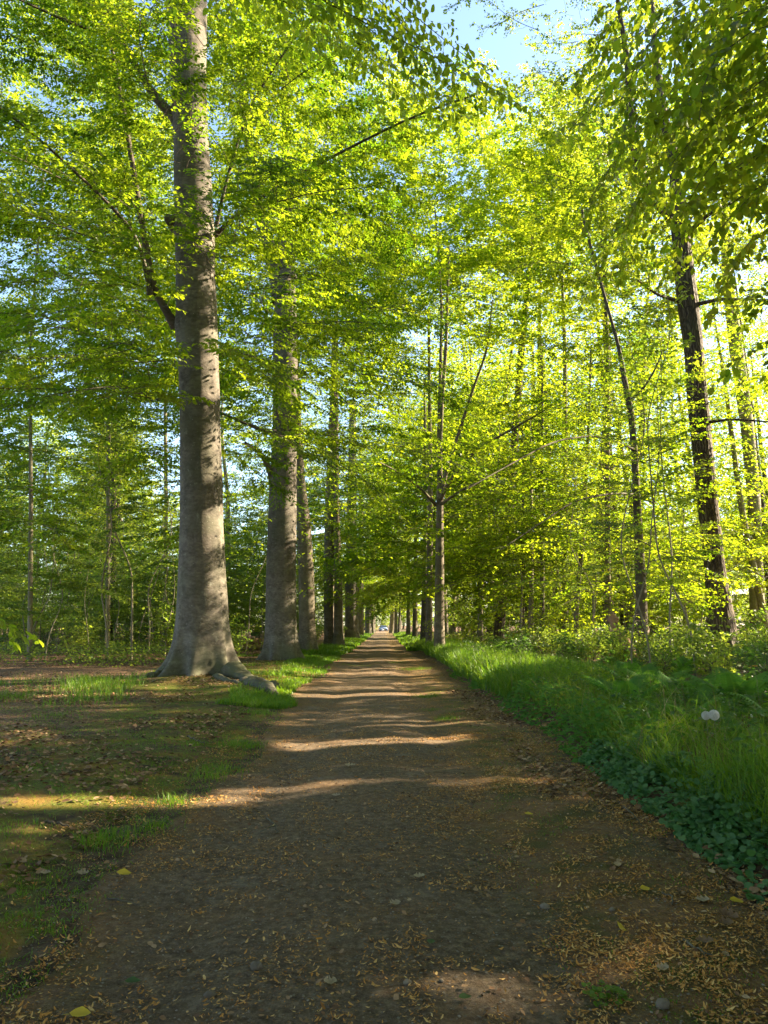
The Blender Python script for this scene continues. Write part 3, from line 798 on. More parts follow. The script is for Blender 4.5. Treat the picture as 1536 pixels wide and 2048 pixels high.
oak_tree('tall rough-barked oak with dark leaning trunk, thickest trunk on the grassy side', [(1340, 1412, 1478), (1250, 1416, 1470), (1150, 1412, 1450), (1000, 1396, 1434), (900, 1386, 1424), (800, 1376, 1414), (700, 1370, 1406), (600, 1355, 1395), (500, 1348, 1382), (430, 1340, 1372)], 26, OK[0], 71, 20, 0, sprays=[[(1285, 130, 25.4), (1200, 60, 25), (1100, 10, 24.6), (960, 50, 24)], [(1280, 300, 25.3), (1180, 190, 25), (1090, 130, 24.4), (1030, 190, 24)], [(1262, 230, 25), (1150, 110, 25), (1060, 50, 24.6), (930, -30, 24)], [(1255, 20, 24.6), (1150, -50, 24.4), (1050, -60, 24), (900, 10, 23.6)], [(1300, 360, 25.3), (1220, 310, 24.6), (1140, 250, 24), (1080, 300, 23.6)], [(1310, 90, 27), (1230, -20, 27.4), (1120, -90, 28), (1000, -100, 28)]],
         extra=[([(1352, 440, 26), (1310, 400, 25.6), (1280, 350, 25.3), (1262, 250, 25), (1255, 120, 24.6), (1235, 0, 24)], 13), ([(1360, 430, 26), (1350, 330, 26.2), (1325, 230, 26.5), (1310, 100, 27), (1300, -50, 27.5)], 14),
                ([(1388, 610, 26), (1440, 598, 25), (1536, 600, 24)], 5), ([(1366, 605, 26), (1310, 588, 25), (1275, 560, 24.5)], 5), ([(1372, 470, 26), (1420, 425, 25), (1500, 390, 24)], 6), ([(1408, 845, 26), (1470, 838, 25), (1560, 846, 24)], 4)])
oak_tree('pale-barked oak in full sun behind the tall dark oak', [(1280, 1502, 1530), (1000, 1496, 1520), (850, 1482, 1506), (700, 1460, 1486), (560, 1445, 1465), (400, 1440, 1455)], 40, OK[1], 72, 20, 2.0, mat=M_SAP)
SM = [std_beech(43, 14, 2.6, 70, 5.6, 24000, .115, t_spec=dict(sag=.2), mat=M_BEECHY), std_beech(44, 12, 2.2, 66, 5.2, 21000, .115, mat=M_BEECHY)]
def mid(label, rows, Y, crown, seed, ztop, rz, mat=M_TWIG, scale=1, extra=()):
    t = row_tree(label, rows, Y, crown, seed, ztop, .03, mat, rz=rz, group='smaller trees in the wood on the grassy side', flare=.3, S=20, n=60, extra=extra, scale=scale)
    t.name = 'young_tree'
    return t
mid('dark straight mid-sized tree with drooping layered branches before the tall oak', [(1330, 1268, 1296), (1200, 1272, 1294), (1050, 1268, 1284), (900, 1262, 1275), (820, 1256, 1268), (770, 1244, 1256), (700, 1236, 1243), (600, 1208, 1214), (500, 1180, 1186), (420, 1160, 1165)], 24, SM[1], 81, 14, 2.0, scale=.8,
    extra=[([(1262, 800, 24), (1285, 780, 23.8), (1310, 740, 23.6), (1330, 690, 23.4)], 3.5), ([(1276, 990, 24), (1230, 985, 23), (1150, 1000, 21.5), (1060, 1060, 20), (1000, 1100, 19)], 2.5), ([(1270, 900, 24), (1200, 870, 22.5), (1110, 880, 21), (1000, 940, 19.5), (930, 980, 18.5)], 2.5)])
mid('crooked slim tree with a bent dark stem beside the bramble edge', [(1260, 1146, 1157), (1200, 1148, 1158), (1160, 1153, 1162), (1100, 1160, 1168), (1020, 1165, 1172), (900, 1172, 1178), (700, 1180, 1184)], 33, SM[1], 82, 12, 1.4, M_BARKD)
mid('straight slim dark tree standing alone in the sunlit clearing', [(1275, 1079, 1089), (1150, 1080, 1089), (1050, 1081, 1088), (900, 1082, 1087), (700, 1083, 1086)], 37, SM[1], 83, 12, 2.4, M_TWIG)
mid('slim dark tree, left one of a close pair in the sunlit clearing', [(1260, 1040, 1049), (1150, 1042, 1050), (1050, 1043, 1049), (900, 1044, 1048)], 40, SM[0], 84, 12, 3.4, M_TWIG)
mid('greenish slim tree, right one of a close pair in the sunlit clearing', [(1270, 1056, 1068), (1150, 1058, 1067), (1050, 1059, 1066), (900, 1060, 1064)], 38, SM[1], 85, 12, 4.4, M_SAP)
mid('young grey tree nearly swallowed by sunny leaves behind the grassy bank', [(1260, 955, 966), (1150, 956, 965), (1050, 957, 964)], 46, SM[0], 86, 13, 5.4, M_SAP)

for lab, px, Y, k, rz_ in [('tall yellow-green tree with a thin stem rising behind the forking beech', 1130, 40, 0, .9), ('tall leafy tree filling the gap between the crooked slim tree and the oak', 1215, 33, 1, 2.2),
                           ('tall leafy tree standing beyond the pale-barked oak', 1560, 34, 0, 3.3)]:
    p = P(px, 1280, Y)
    row_tree(lab, [(1290, px - 7, px + 7), (1000, px - 5, px + 5), (700, px - 4, px + 4)], Y, CS[k], 60 + k, 24, .05, M_BARKD, rz=rz_, group='tall trees in the wood on the grassy side', flare=.3, S=20, n=60).name = 'woodland_beech'
for lab, px, Y, k, rz_ in [('tall tree with spread boughs above the thicket, nearest of those behind the biggest beech', 60, 31, 0, .9), ('tall tree above the thicket with sky showing through its boughs', 215, 38, 1, 2.2), ('tall tree above the thicket half hidden by the biggest beech', 330, 46, 2, 4.2)]:
    row_tree(lab, [(1300, px - 5, px + 5), (1000, px - 2, px + 6), (700, px - 3, px + 2)], Y, CR[k], 65 + k, 24, .05, M_SAP, rz=rz_, group='tall trees above the thicket', flare=.3, S=20, n=60).name = 'woodland_beech'
# --- saplings ---
def sapling(seed, H, n, spr, leaf, cap, r0, z0=1.2):
    rng = np.random.default_rng(seed)
    zz = np.linspace(-.1, H, 24)
    wx = 1.1 * (vn(zz * .38, seed * 3.) - vn(0, seed * 3.)) * ss(0, 3, zz); wy = 1.1 * (vn(zz * .38, seed * 5. + 2) - vn(0, seed * 5. + 2)) * ss(0, 3, zz)
    cen = np.stack([wx, wy, zz], 1)
    tm = trunk_mesh('sapling_stem', cen, np.interp(zz, [0, H], [r0, r0 * .2]), M_SAP, 8, seed, .25, 3, .2)
    tr = lambda z: np.array([np.interp(z, zz, wx), np.interp(z, zz, wy)])
    limbs, nrm, Ls = make_limbs(rng, n, z0, H - .1, lambda q: spr * (1.05 - .7 * q), 22, 55, 25, tr, K=7)
    spec = dict(leaf=leaf, lr=1.5, s2=.13, l2=.95, s3=.085, l3=.32, sl=leaf * .4, wood3=False, flat=.4, twigr=.004)
    cm, wood, nl = crown_mesh('sapling_crown', rng, limbs, nrm, spec, M_SHADE, cap)
    NLEAF['sap%d' % seed] = nl
    wood.append(limb_mesh(limbs, .005 + .005 * Ls, 5))
    V, F = join(wood)
    return [('trunk', tm), ('branch_sprays', mesh_np('sapling_branches', V, F, [M_TWIG], smooth=True)), ('crown', cm)]
SP = [sapling(91, 7.0, 40, 1.9, .085, 12000, .032), sapling(92, 8.5, 44, 2.0, .09, 14000, .036), sapling(93, 5.5, 36, 1.5, .08, 9000, .026, .7), sapling(94, 9.5, 40, 2.2, .09, 14000, .04, 2.5)]
SPN = [sapling(95, 8.5, 15, 1.5, .085, 1500, .026, 2.2), sapling(96, 7, 15, 1.3, .08, 1300, .022, 1.6)]
rng = np.random.default_rng(5)
def scatter(n, xr, yr, mind, rng, ok=lambda x, y: True):
    out = []
    tries = 0
    while len(out) < n and tries < n * 60:
        tries += 1
        x, y = rng.uniform(*xr), rng.uniform(*yr)
        if not ok(x, y): continue
        if all((x - a) ** 2 + (y - b) ** 2 > mind ** 2 for a, b in out): out.append((x, y))
    return out
def inview(x, y, m=1.5): return y > 0 and abs(x) < y * .525 + m
def place(protos, pts, name, label, cat, group, rng, smin, smax):
    first = {}
    for x, y in pts:
        k = rng.integers(len(protos)); s = rng.uniform(smin, smax); rz = rng.uniform(0, 6.28)
        loc = (x, y, float(hh(x, y)))
        if k not in first:
            c_ = first[k] = tree_from(name, label, cat, loc, protos[k], rz, group, s)
        else: c_ = copy_tree(first[k], loc, rz, s, label, group)
        if cat != 'shrub': c_.rotation_euler = (rng.normal(0, .055), rng.normal(0, .055), rz)
pts = scatter(120, (-42, -6.5), (29, 72), 1.5, rng, lambda x, y: inview(x, y) and x < -6.5 - .0 * y)
place(SP, pts, 'sapling', 'thin pale-stemmed sapling in the leafy thicket behind the biggest beech', 'sapling', 'saplings in the thicket behind the beeches', rng, .8, 1.25)
pts = scatter(34, (5, 30), (27, 66), 2.4, rng, lambda x, y: inview(x, y) and x > 6)
place(SP, pts, 'sapling', 'slender young sapling in the sunlit wood behind the grassy bank', 'sapling', 'saplings in the sunlit wood', rng, .8, 1.3)
for q, (px, py, Y, k, s, lab) in enumerate([(1300, 1310, 14.5, 3, 1.0, 'thin leaning sapling with a mottled grey stem rising from the ferns'), (1262, 1300, 16.5, 1, 1.05, 'straight thin sapling beside the mottled leaning one'),
                                       (1340, 1290, 19, 0, 1.1, 'dark thin sapling in front of the tall oak'), (1385, 1250, 17, 2, 1.1, 'bushy low sapling at the foot of the tall oak')]):
    p = P(px, py, Y)
    t = tree_from('sapling', lab, 'sapling', (p[0], Y, float(hh(p[0], Y))), SPN[k % 2], q * 1.7, 'saplings near the ferns', s)

# --- background woods: tall trees with cheap crowns ---
def tall(seed, H, z0, n, spr, leaf, cap, r0, mat):
    rng = np.random.default_rng(seed)
    zz = np.linspace(-.2, H, 30)
    cen = np.stack([.5 * (vn(zz * .15, seed * 3.) - .5), .5 * (vn(zz * .15, seed * 5.) - .5), zz], 1)
    tm = trunk_mesh('woodland_trunk', cen, np.interp(zz, [0, H * .6, H], [r0, r0 * .65, r0 * .1]), mat, 14, seed, .35, 4, .4)
    limbs, nrm, Ls = make_limbs(rng, n, z0, H - .5, lambda q: spr * (1.0 - .5 * q ** 3), 4, 58, 20, lambda z: np.zeros(2))
    spec = dict(leaf=leaf, s2=.36, l2=2.2, s3=.21, l3=.75, sl=leaf * .4, wood3=False, flat=.42, twigr=.007)
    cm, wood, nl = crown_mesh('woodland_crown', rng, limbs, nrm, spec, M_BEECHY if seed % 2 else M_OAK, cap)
    NLEAF['tall%d' % seed] = nl
    wood.append(limb_mesh(limbs, .02 + .009 * Ls, 5))
    V, F = join(wood)
    return [('trunk', tm), ('branch_sprays', mesh_np('woodland_branches', V, F, [M_TWIG], smooth=True)), ('crown', cm)]
TL = [tall(101, 27, 5, 84, 6.2, .18, 45000, .28, M_BARKD), tall(102, 25, 6, 80, 5.8, .18, 42000, .25, M_OAKB), tall(103, 17, 2.5, 76, 5.2, .16, 42000, .18, M_SAP)]
pts = scatter(20, (-60, -10), (46, 130), 6.5, rng, lambda x, y: inview(x, y, 4) and x < -9)
place(TL, pts, 'woodland_tree', 'leafy tree deep in the wood beyond the sapling thicket', 'tree', 'trees beyond the sapling thicket', rng, .8, 1.15)
pts = scatter(34, (8, 40), (52, 140), 5.5, rng, lambda x, y: x < y * .36)
place(TL, pts, 'woodland_tree', 'leafy sunlit tree deep in the wood beyond the grassy bank', 'tree', 'trees beyond the grassy bank', rng, .95, 1.35)
place(TL, [(23, 44), (28.5, 51), (21, 57), (32, 60), (27, 66), (19.5, 38), (25, 48), (31, 57), (36, 70), (24, 53)], 'woodland_tree', 'leafy sunlit tree near the sunny edge of the wood past the pale-barked oak', 'tree', 'trees past the pale-barked oak', rng, .9, 1.1)
for q, (x_, y_) in enumerate([(7.5, 47), (11, 55), (14, 47), (8, 64), (15, 62), (6.5, 80), (10, 74), (18, 56)]):
    c_ = place(TL[:2], [(x_, y_)], 'woodland_tree', 'tall full-crowned tree in the sunny wood close behind the slender beeches', 'tree', 'trees close behind the slender beeches', rng, 1.15, 1.35)
pts = scatter(12, (-22, 22), (205, 240), 6, rng)
place(TL, pts, 'woodland_tree', 'bright sunlit tree closing the far end of the path', 'tree', 'trees at the far end of the path', rng, .8, 1.1)


# off-frame trees beside and behind the camera, added to shade the foreground
OFF = [(11, 4, 0), (12.5, 10.5, 1), (17, 8, 0), (18.5, 12, 1), (14, -2, 1), (24, 9, 0), (30, 13, 0), (21, 18, 1), (17.5, 19.5, 0), (26, 25, 1), (20, 2, 0), (9, -5, 0), (-9, 0, 1), (-14, 6, 0), (-4, -7, 0), (4, -10, 1), (-13, -8, 1), (14, -10, 0), (0, -18, 1), (-9, -17, 0), (10, -18, 0), (-22, -2, 0), (22, -10, 1)]
srcs = [o for o in bpy.data.objects if o.name.startswith('woodland_tree') and o['group'] == 'trees beyond the grassy bank']
byk = {}
for o in srcs: byk.setdefault(o.children[0].data.name, o)
byk = [byk[k] for k in sorted(byk)]
for q, (x, y, k) in enumerate(OFF):
    copy_tree(byk[k % 2], (x, y, float(hh(x, y))), q * 1.3, .95 + .03 * (q % 4), 'tall leafy off-frame tree added to shade the nearest stretch of the path', 'off-frame trees added to shade the nearest stretch of the path')

def overhang(name, label, base, r0, H, ends, seed, spec, mat_leaf):
    """a beech whose trunk stands beside the viewer; ends: list of branch polylines in world space"""
    rg = np.random.default_rng(seed)
    base = np.array([base[0], base[1], float(hh(*base))])
    zz = np.linspace(-.2, H, 60)
    cen = np.stack([0 * zz, 0 * zz, zz], 1)
    tm = trunk_mesh('overhang_trunk', cen, np.interp(zz, [0, H], [r0, r0 * .5]), M_BARK, 32, seed, .4, 5, .4)
    t = thing(name, label, 'tree', base)
    obj('trunk', tm, t)
    L = np.stack([resample(np.array(e) - base, 9) for e in ends])
    nr = nz(np.stack([rg.normal(0, .25, len(L)), rg.normal(0, .25, len(L)), np.ones(len(L))], 1))
    cm, wood, n = crown_mesh('overhang_crown', rg, L, nr, spec, mat_leaf)
    NLEAF[name + str(seed)] = n
    ln = np.linalg.norm(np.diff(L, axis=1), axis=2).sum(1)
    wood.append(limb_mesh(L, np.minimum(.006 + .004 * ln, .017), 7))
    V, F = join(wood)
    obj('branch_sprays', mesh_np('overhang_branches', V, F, [M_TWIG], smooth=True), t)
    obj('crown', cm, t)
    return t
rg = np.random.default_rng(314)
B1 = np.array([5.6, 3.2, 0])
E1 = []
for px, py, Y in [(1230, 130, 5.6), (1260, 260, 5.4), (1340, 60, 4.8), (1420, 180, 4.9), (1450, 300, 5.2), (1500, 90, 4.2), (1330, 360, 6.2), (1250, 420, 6.8), (1420, 420, 6.3), (1520, 330, 5.0), (1500, 480, 6.0), (1240, 20, 6.2), (1390, 250, 6.6), (1480, 20, 5.2), (1300, 180, 7.2), (1400, 90, 6.8)]:
    e = P(px, py, Y)
    st = B1 + [0, 0, max(2.5, e[2] - rg.uniform(.2, 1.2))]
    mid_ = (st + e) / 2 + [rg.normal(0, .2), rg.normal(0, .2), .45]
    E1.append([st, mid_, e + [rg.normal(0, .15), rg.normal(0, .15), rg.uniform(0, .4)], e + (e - mid_) * .2 + [0, 0, -.45]])
    e2 = e + [rg.uniform(-.1, .7), rg.uniform(.2, 1.4), rg.uniform(-.1, .8)]
    E1.append([st + [0, 0, .3], (st + e2) / 2 + [0, 0, .5], e2, e2 + [-.35, .1, -.3]])
e = P(1500, 690, 4.6); st = B1 + [0, 0, 3.2]
E1.append([st, (st + e) / 2 + [0, 0, .3], e + [.14, 0, .05], e])
overhang('beech_tree', 'low beech boughs of large dark drooping leaves hanging into the top corner', B1[:2], .3, 12, E1, 5,
         dict(leaf=.068, s2=.17, l2=.9, s3=.09, l3=.32, sl=.04, shape=LEAF11, flat=.5, sag=.55, lr=2.5, t0=.42, twigr=.0045, droop2=.3, droop3=.25), M_NEAR)
B0 = np.array([-6.2, 5.0, 0])
E0 = []
for px, py, Y in [(1000, 165, 7.4), (930, 215, 7.8), (850, 150, 7.6), (1050, 215, 7.2), (880, 90, 8.2), (800, 190, 8.0), (960, 260, 8.0)]:
    e = P(px, py, Y); st = B0 + [0, 0, 6.6 + rg.uniform(0, .8)]
    m1 = st + (e - st) * .45 + [rg.normal(0, .3), rg.normal(0, .3), 1.5]; m2 = st + (e - st) * .75 + [rg.normal(0, .3), rg.normal(0, .4), 1.3]
    E0.append([st, m1, m2, e + [-.5, rg.normal(0, .2), .45], e])
e = P(70, 1268, 6.2); st = B0 + [0, 0, 2.4]
E0.append([st, st + (e - st) * .6 + [0, 0, .2], e + [-.3, 0, .1], e])
overhang('beech_tree', 'long thin beech bough with dangling leaf sprays crossing the blue sky gap', B0[:2], .32, 12, E0, 6,
         dict(leaf=.08, s2=.2, l2=1.1, s3=.12, l3=.3, sl=.05, shape=LEAF11, flat=.5, sag=.6, lr=3, t0=.5, twigr=.004, droop2=.3, droop3=.2), M_NEAR)

# ------------------------------------------------------------------ undergrowth
def blades(pos, h, wd, rng, lean=.35, seg=3):
    n = len(pos)
    a = rng.uniform(0, 2 * np.pi, n); l = np.abs(rng.normal(lean, lean * .6, n)) * h
    fa = a + rng.normal(0, .8, n) + np.pi / 2
    side = np.stack([np.cos(fa), np.sin(fa), 0 * fa], 1) * wd[:, None]
    out = []
    for k in range(seg):
        u = k / seg
        c = pos + np.stack([np.cos(a) * l * u ** 2, np.sin(a) * l * u ** 2, h * (u - .22 * u ** 2 * (l / h))], 1)
        wk = (1 - .55 * u)
        out += [c - side * wk, c + side * wk]
    c = pos + np.stack([np.cos(a) * l, np.sin(a) * l, h * (1 - .25 * np.minimum(l / h, 1.5))], 1)
    out.append(c)
    V = np.stack(out, 1); m = V.shape[1]
    o = (np.arange(n) * m)[:, None]
    F4 = np.concatenate([o + np.array([[2 * k, 2 * k + 1, 2 * k + 3, 2 * k + 2]]) for k in range(seg - 1)])
    F3 = o + np.array([[2 * seg - 2, 2 * seg - 1, 2 * seg]])
    var = np.clip(rng.normal(.45, .22, n) + .3 * (vn(pos[:, 0] * .9, pos[:, 1] * .9, 4) - .5), 0, 1)
    return V.reshape(-1, 3), F4, F3, np.repeat(var, m)
def grass(name, label, sets, rng):
    VV = []; A = []; B = []; W = []; b = 0
    for x, y, h, wd, lean in sets:
        pos = np.stack([x, y, hh(x, y) - .01], 1)
        V, F4, F3, var = blades(pos, h, wd, rng, lean)
        VV.append(V); A.append(F4 + b); B.append(F3 + b); W.append(var); b += len(V)
    o = obj(name, mesh_np(name, np.concatenate(VV), [np.concatenate(A), np.concatenate(B)], [M_GRASS], var=np.concatenate(W)))
    return tag(o, label, None, kind='stuff')
rng = np.random.default_rng(900)
def band(n, y0, y1, f0, f1, rng, pw=1.0, dens=None):
    y = y0 + (y1 - y0) * rng.random(n) ** pw
    x = f0(y) + (f1(y) - f0(y)) * rng.random(n)
    if dens is not None:
        k = rng.random(n) < dens(x, y); x, y = x[k], y[k]
    return x, y
sets = []
x, y = band(30000, 4.6, 16, lambda y: bankX(y) + .25, lambda y: bankX(y) + 1.1 + .06 * y, rng, 1.0, lambda x, y: .12 + .88 * ss(.40, .60, fbm(x * 1.1, y * 1.1, 2)))
sets.append((x, y, rng.uniform(.22, .6, len(x)) * (.35 + .95 * fbm(x * .9, y * .9, 1)), rng.uniform(.002, .0045, len(x)), .6))
k = np.hypot(x - 3.12, (y - 6.75) * .8) > .5; sets[-1] = tuple(q[k] if hasattr(q, '__len__') else q for q in sets[-1])
x, y = band(1500, 4.6, 15, lambda y: bankX(y) + .2, lambda y: bankX(y) + 1.3 + .10 * y, rng, 1.0)
sets.append((x, y, rng.uniform(.5, .75, len(x)), rng.uniform(.0025, .004, len(x)), .75))
x, y = band(42000, 15, 50, lambda y: bankX(y) + .1, lambda y: bankX(y) + 2.6, rng, 1.4)
sets.append((x, y, rng.uniform(.25, .6, len(x)), rng.uniform(.005, .011, len(x)), .4))
x, y = band(16000, 45, 120, lambda y: edgeR(y) - .1, lambda y: edgeR(y) + 2.2, rng, 1.3)
sets.append((x, y, rng.uniform(.2, .4, len(x)), rng.uniform(.012, .025, len(x)), .4))
grass('verge_grass', 'tall lush green grass along the bank beside the path', sets, rng)
n_ = 900
x, y = band(n_, 4.6, 22, lambda y: bankX(y) + .2, lambda y: bankX(y) + 2.2, rng, 1.2)
V, F4, F3, var = blades(np.stack([x, y, hh(x, y)], 1), rng.uniform(.3, .8, n_), rng.uniform(.0018, .003, n_), rng, .8)
tag(obj('dead_stalks', mesh_np('dead_stalks', V, [F4, F3], [M_DEAD], var=np.clip(var + .2, 0, 1))), 'dry straw-coloured stalks leaning among the green verge grass', None, kind='stuff')
sets = []
x, y = band(26000, 11.5, 21.5, lambda y: -12.5 + 0 * y, lambda y: -4.6 - .2 * (y - 13), rng, 1, lambda x, y: (ss(.36, .6, fbm(x * .6, y * .6, 6)) * .95 + .05) * np.exp(-((y - 16.2 + .8 * np.sin(x)) / 2.6) ** 4) * ss(-4.4, -6.2, x + .8 * (vn(x, y * .7, 3) - .5)))
sets.append((x, y, rng.uniform(.08, .34, len(x)) * (.5 + .7 * vn(x * .9, y * .9, 2)), rng.uniform(.003, .006, len(x)), .4))
x, y = band(80000, 2.8, 17, lambda y: -2.6 - .38 * y, lambda y: edgeL(y) + .1, rng, 1.2, lambda x, y: .22 + .78 * ss(.40, .60, .6 * fbm(x * .9, y * .9, 16) + .4 * vn(x * 3.5, y * 3.5, 18)))
sets.append((x, y, rng.uniform(.012, .05, len(x)), rng.uniform(.0015, .004, len(x)), .8))
x, y = band(26000, 3, 20, lambda y: edgeR(y) - 1.0, lambda y: bankX(y) + .1, rng, 1.2, lambda x, y: ss(.48, .66, .6 * fbm(x * 1.1, y * .7, 26) + .4 * vn(x * 3.5, y * 3.5, 28)))
sets.append((x, y, rng.uniform(.012, .045, len(x)), rng.uniform(.0015, .0035, len(x)), .8))
x, y = band(22000, 14, 40, lambda y: edgeL(y) - .95 - .02 * y, lambda y: edgeL(y) + .05, rng, 1.3, lambda x, y: ss(.38, .55, fbm(x * .8, y * .5, 8)) * .9 + .1)
sets.append((x, y, rng.uniform(.06, .17, len(x)), rng.uniform(.005, .010, len(x)), .5))
x, y = band(16000, 38, 130, lambda y: edgeL(y) - 2.2, lambda y: edgeL(y) + .05, rng, 1.4)
sets.append((x, y, rng.uniform(.12, .3, len(x)), rng.uniform(.012, .026, len(x)), .45))
x, y = band(9000, 20, 36, lambda y: -7 - 0 * y, lambda y: edgeL(y) - .8, rng, 1, lambda x, y: ss(.5, .62, fbm(x * .5, y * .5, 12)))
sets.append((x, y, rng.uniform(.06, .18, len(x)), rng.uniform(.006, .010, len(x)), .45))
# tufts between the path and the near left verge, and on the path
def tuft(px, py, n, rad, h, wd=.003):
    d = CAM_H / math.tan(math.atan((py - 1024) / FPX) - R(PITCH)); c = P(px, py, d)
    a = rng.uniform(0, 6.28, n); q = rad * np.sqrt(rng.random(n)) * rng.uniform(.4, 1, n)
    x = c[0] + q * np.cos(a); y = d + q * np.sin(a) * 1.2
    sets.append((x, y, h * rng.uniform(.4, 1.1, n), np.full(n, wd) * rng.uniform(.7, 1.3, n), .6))
for px, py, n, rad, h in [(485, 1495, 260, .35, .14), (430, 1550, 300, .4, .12), (345, 1610, 120, .18, .13), (215, 1690, 260, .28, .12), (300, 1660, 200, .3, .09), (390, 1500, 90, .25, .08), (520, 1430, 160, .35, .14),
                          (40, 1680, 160, .3, .06), (60, 1780, 140, .25, .05), (120, 1860, 160, .22, .05), (40, 1850, 120, .2, .05), (220, 1480, 60, .3, .08), (100, 1450, 120, .5, .1), (555, 1380, 40, .08, .3), (60, 1560, 60, .3, .07), (180, 1810, 90, .2, .04),
                          (852, 1392, 400, .45, .09), (893, 1437, 220, .28, .09), (832, 1338, 700, .8, .12), (790, 1325, 200, .5, .1), (862, 1418, 120, .3, .06), (735, 1332, 120, .5, .08),
                          (940, 1520, 90, .3, .04), (985, 1610, 80, .25, .035), (1020, 1700, 100, .25, .035), (1060, 1760, 80, .2, .03), (1180, 1590, 70, .2, .05), (1110, 1880, 50, .1, .035), (1215, 1990, 60, .1, .04), (1260, 1960, 40, .1, .03), (1150, 1930, 50, .12, .03), (980, 1720, 70, .2, .03), (1350, 1765, 60, .12, .04), (1240, 1680, 90, .2, .03), (700, 1330, 200, .6, .08)]:
    tuft(px, py, n, rad, h)
grass('grass', 'short bright grass and tufts along the mossy path edges', sets, rng)

# ground ivy and other low leaves on the bank edge
def _disc(n, teeth):
    a = np.linspace(0, 2 * np.pi, n, endpoint=False)
    r = .5 * (1 + teeth * (np.arange(n) % 2)) * (1 - .35 * np.exp(-((np.cos(a) + 1) / .12)))
    v = np.stack([.5 + r * np.cos(a), r * np.sin(a), .06 * (2 * r) ** 2 * np.cos(2 * a)], 1)
    v = np.concatenate([[[.42, 0, -.05]], v])
    i = np.arange(n)
    return v, np.stack([0 * i, 1 + i, 1 + (i + 1) % n], 1)
ROUND = _disc(12, .09)
rng = np.random.default_rng(41)
def leaf_carpet(name, label, x, y, size, height, mat, shape, tilt=.45):
    n = len(x)
    z = hh(x, y) + height
    a = rng.uniform(0, 6.28, n)
    pos = np.stack([x, y, z], 1)
    d = np.stack([np.cos(a), np.sin(a), rng.normal(-.1, .25, n)], 1)
    nn = nz(np.stack([rng.normal(0, tilt, n) - .15, rng.normal(0, tilt, n) - .35, np.ones(n)], 1))
    V, F = leaves(pos, d, nn, size, shape, rng)
    var = np.repeat(np.clip(rng.normal(.45, .25, n), 0, 1), len(shape[0]))
    o = obj(name, mesh_np(name, V, F, [mat], var=var))
    return tag(o, label, None, kind='stuff')
x, y = band(19000, 2.6, 8.6, lambda y: bankX(y) - .02 - .16 * ss(6.5, 3, y), lambda y: bankX(y) + .45 + .9 * ss(7, 4, y), rng, 1.3, lambda x, y: .2 + .8 * ss(.42, .56, fbm(x * 1.6, y * 1.6, 3)))
hgt = rng.uniform(.015, .17, len(x)) * (.4 + 1.1 * vn(x * 4, y * 4, 9)) * ss(-.15, .25, x - bankX(y)) + .012
leaf_carpet('ground_ivy', 'low carpet of round blue-green leaves spilling over the bank edge', x, y, rng.uniform(.028, .062, len(x)), hgt, M_IVY, ROUND)
x, y = band(9000, 7.4, 26, lambda y: bankX(y) - .05, lambda y: bankX(y) + .7, rng, 1.2, lambda x, y: .2 + .8 * ss(.45, .55, fbm(x * 1.3, y * 1.3, 13)))
leaf_carpet('low_herbs', 'pointed pale green herb leaves at the foot of the verge grass', x, y, rng.uniform(.05, .09, len(x)), rng.uniform(.02, .34, len(x)) * ss(0, .3, x - bankX(y)) + .01, M_FERN, LEAF11, .6)
x, y = band(16000, 7, 34, lambda y: bankX(y) + 1.6, lambda y: bankX(y) + 2.2 + .42 * y, rng, 1.0, lambda x, y: .2 + .8 * ss(.42, .58, fbm(x * .8, y * .8, 23)))
leaf_carpet('bramble_cover', 'low dark bramble and herb leaves covering the shaded wood floor', x, y, rng.uniform(.05, .10, len(x)), rng.uniform(.02, .45, len(x)), M_SHRUB, LEAF6, .5)
x, y = band(12000, 34, 70, lambda y: bankX(y) + 2.2, lambda y: bankX(y) + 2.6 + .42 * y, rng, 1.0)
leaf_carpet('sunny_undergrowth', 'bright low leaves covering the sunlit wood floor', x, y, rng.uniform(.10, .2, len(x)), rng.uniform(.02, .6, len(x)), M_SHADE, LEAF4, .5)

x, y = band(6000, 5, 24, lambda y: bankX(y) + .3, lambda y: bankX(y) + 2.4, rng, 1.1, lambda x, y: ss(.45, .6, fbm(x * 1.2, y * 1.2, 63)))
leaf_carpet('verge_weeds', 'broad-leaved weeds mixed through the verge grass', x, y, rng.uniform(.035, .08, len(x)), rng.uniform(.08, .46, len(x)), M_SHRUB, LEAF11, .6)
x, y = band(14000, 25, 48, lambda y: -.55 * y - 1, lambda y: -6.6 + 0 * y, rng, 1.0, lambda x, y: ss(.38, .55, fbm(x * .4, y * .4, 73)))
leaf_carpet('thicket_undergrowth', 'loose low green leaves over the brown floor of the sapling thicket', x, y, rng.uniform(.07, .13, len(x)), rng.uniform(.03, .7, len(x)), M_SHADE, LEAF6, .6)
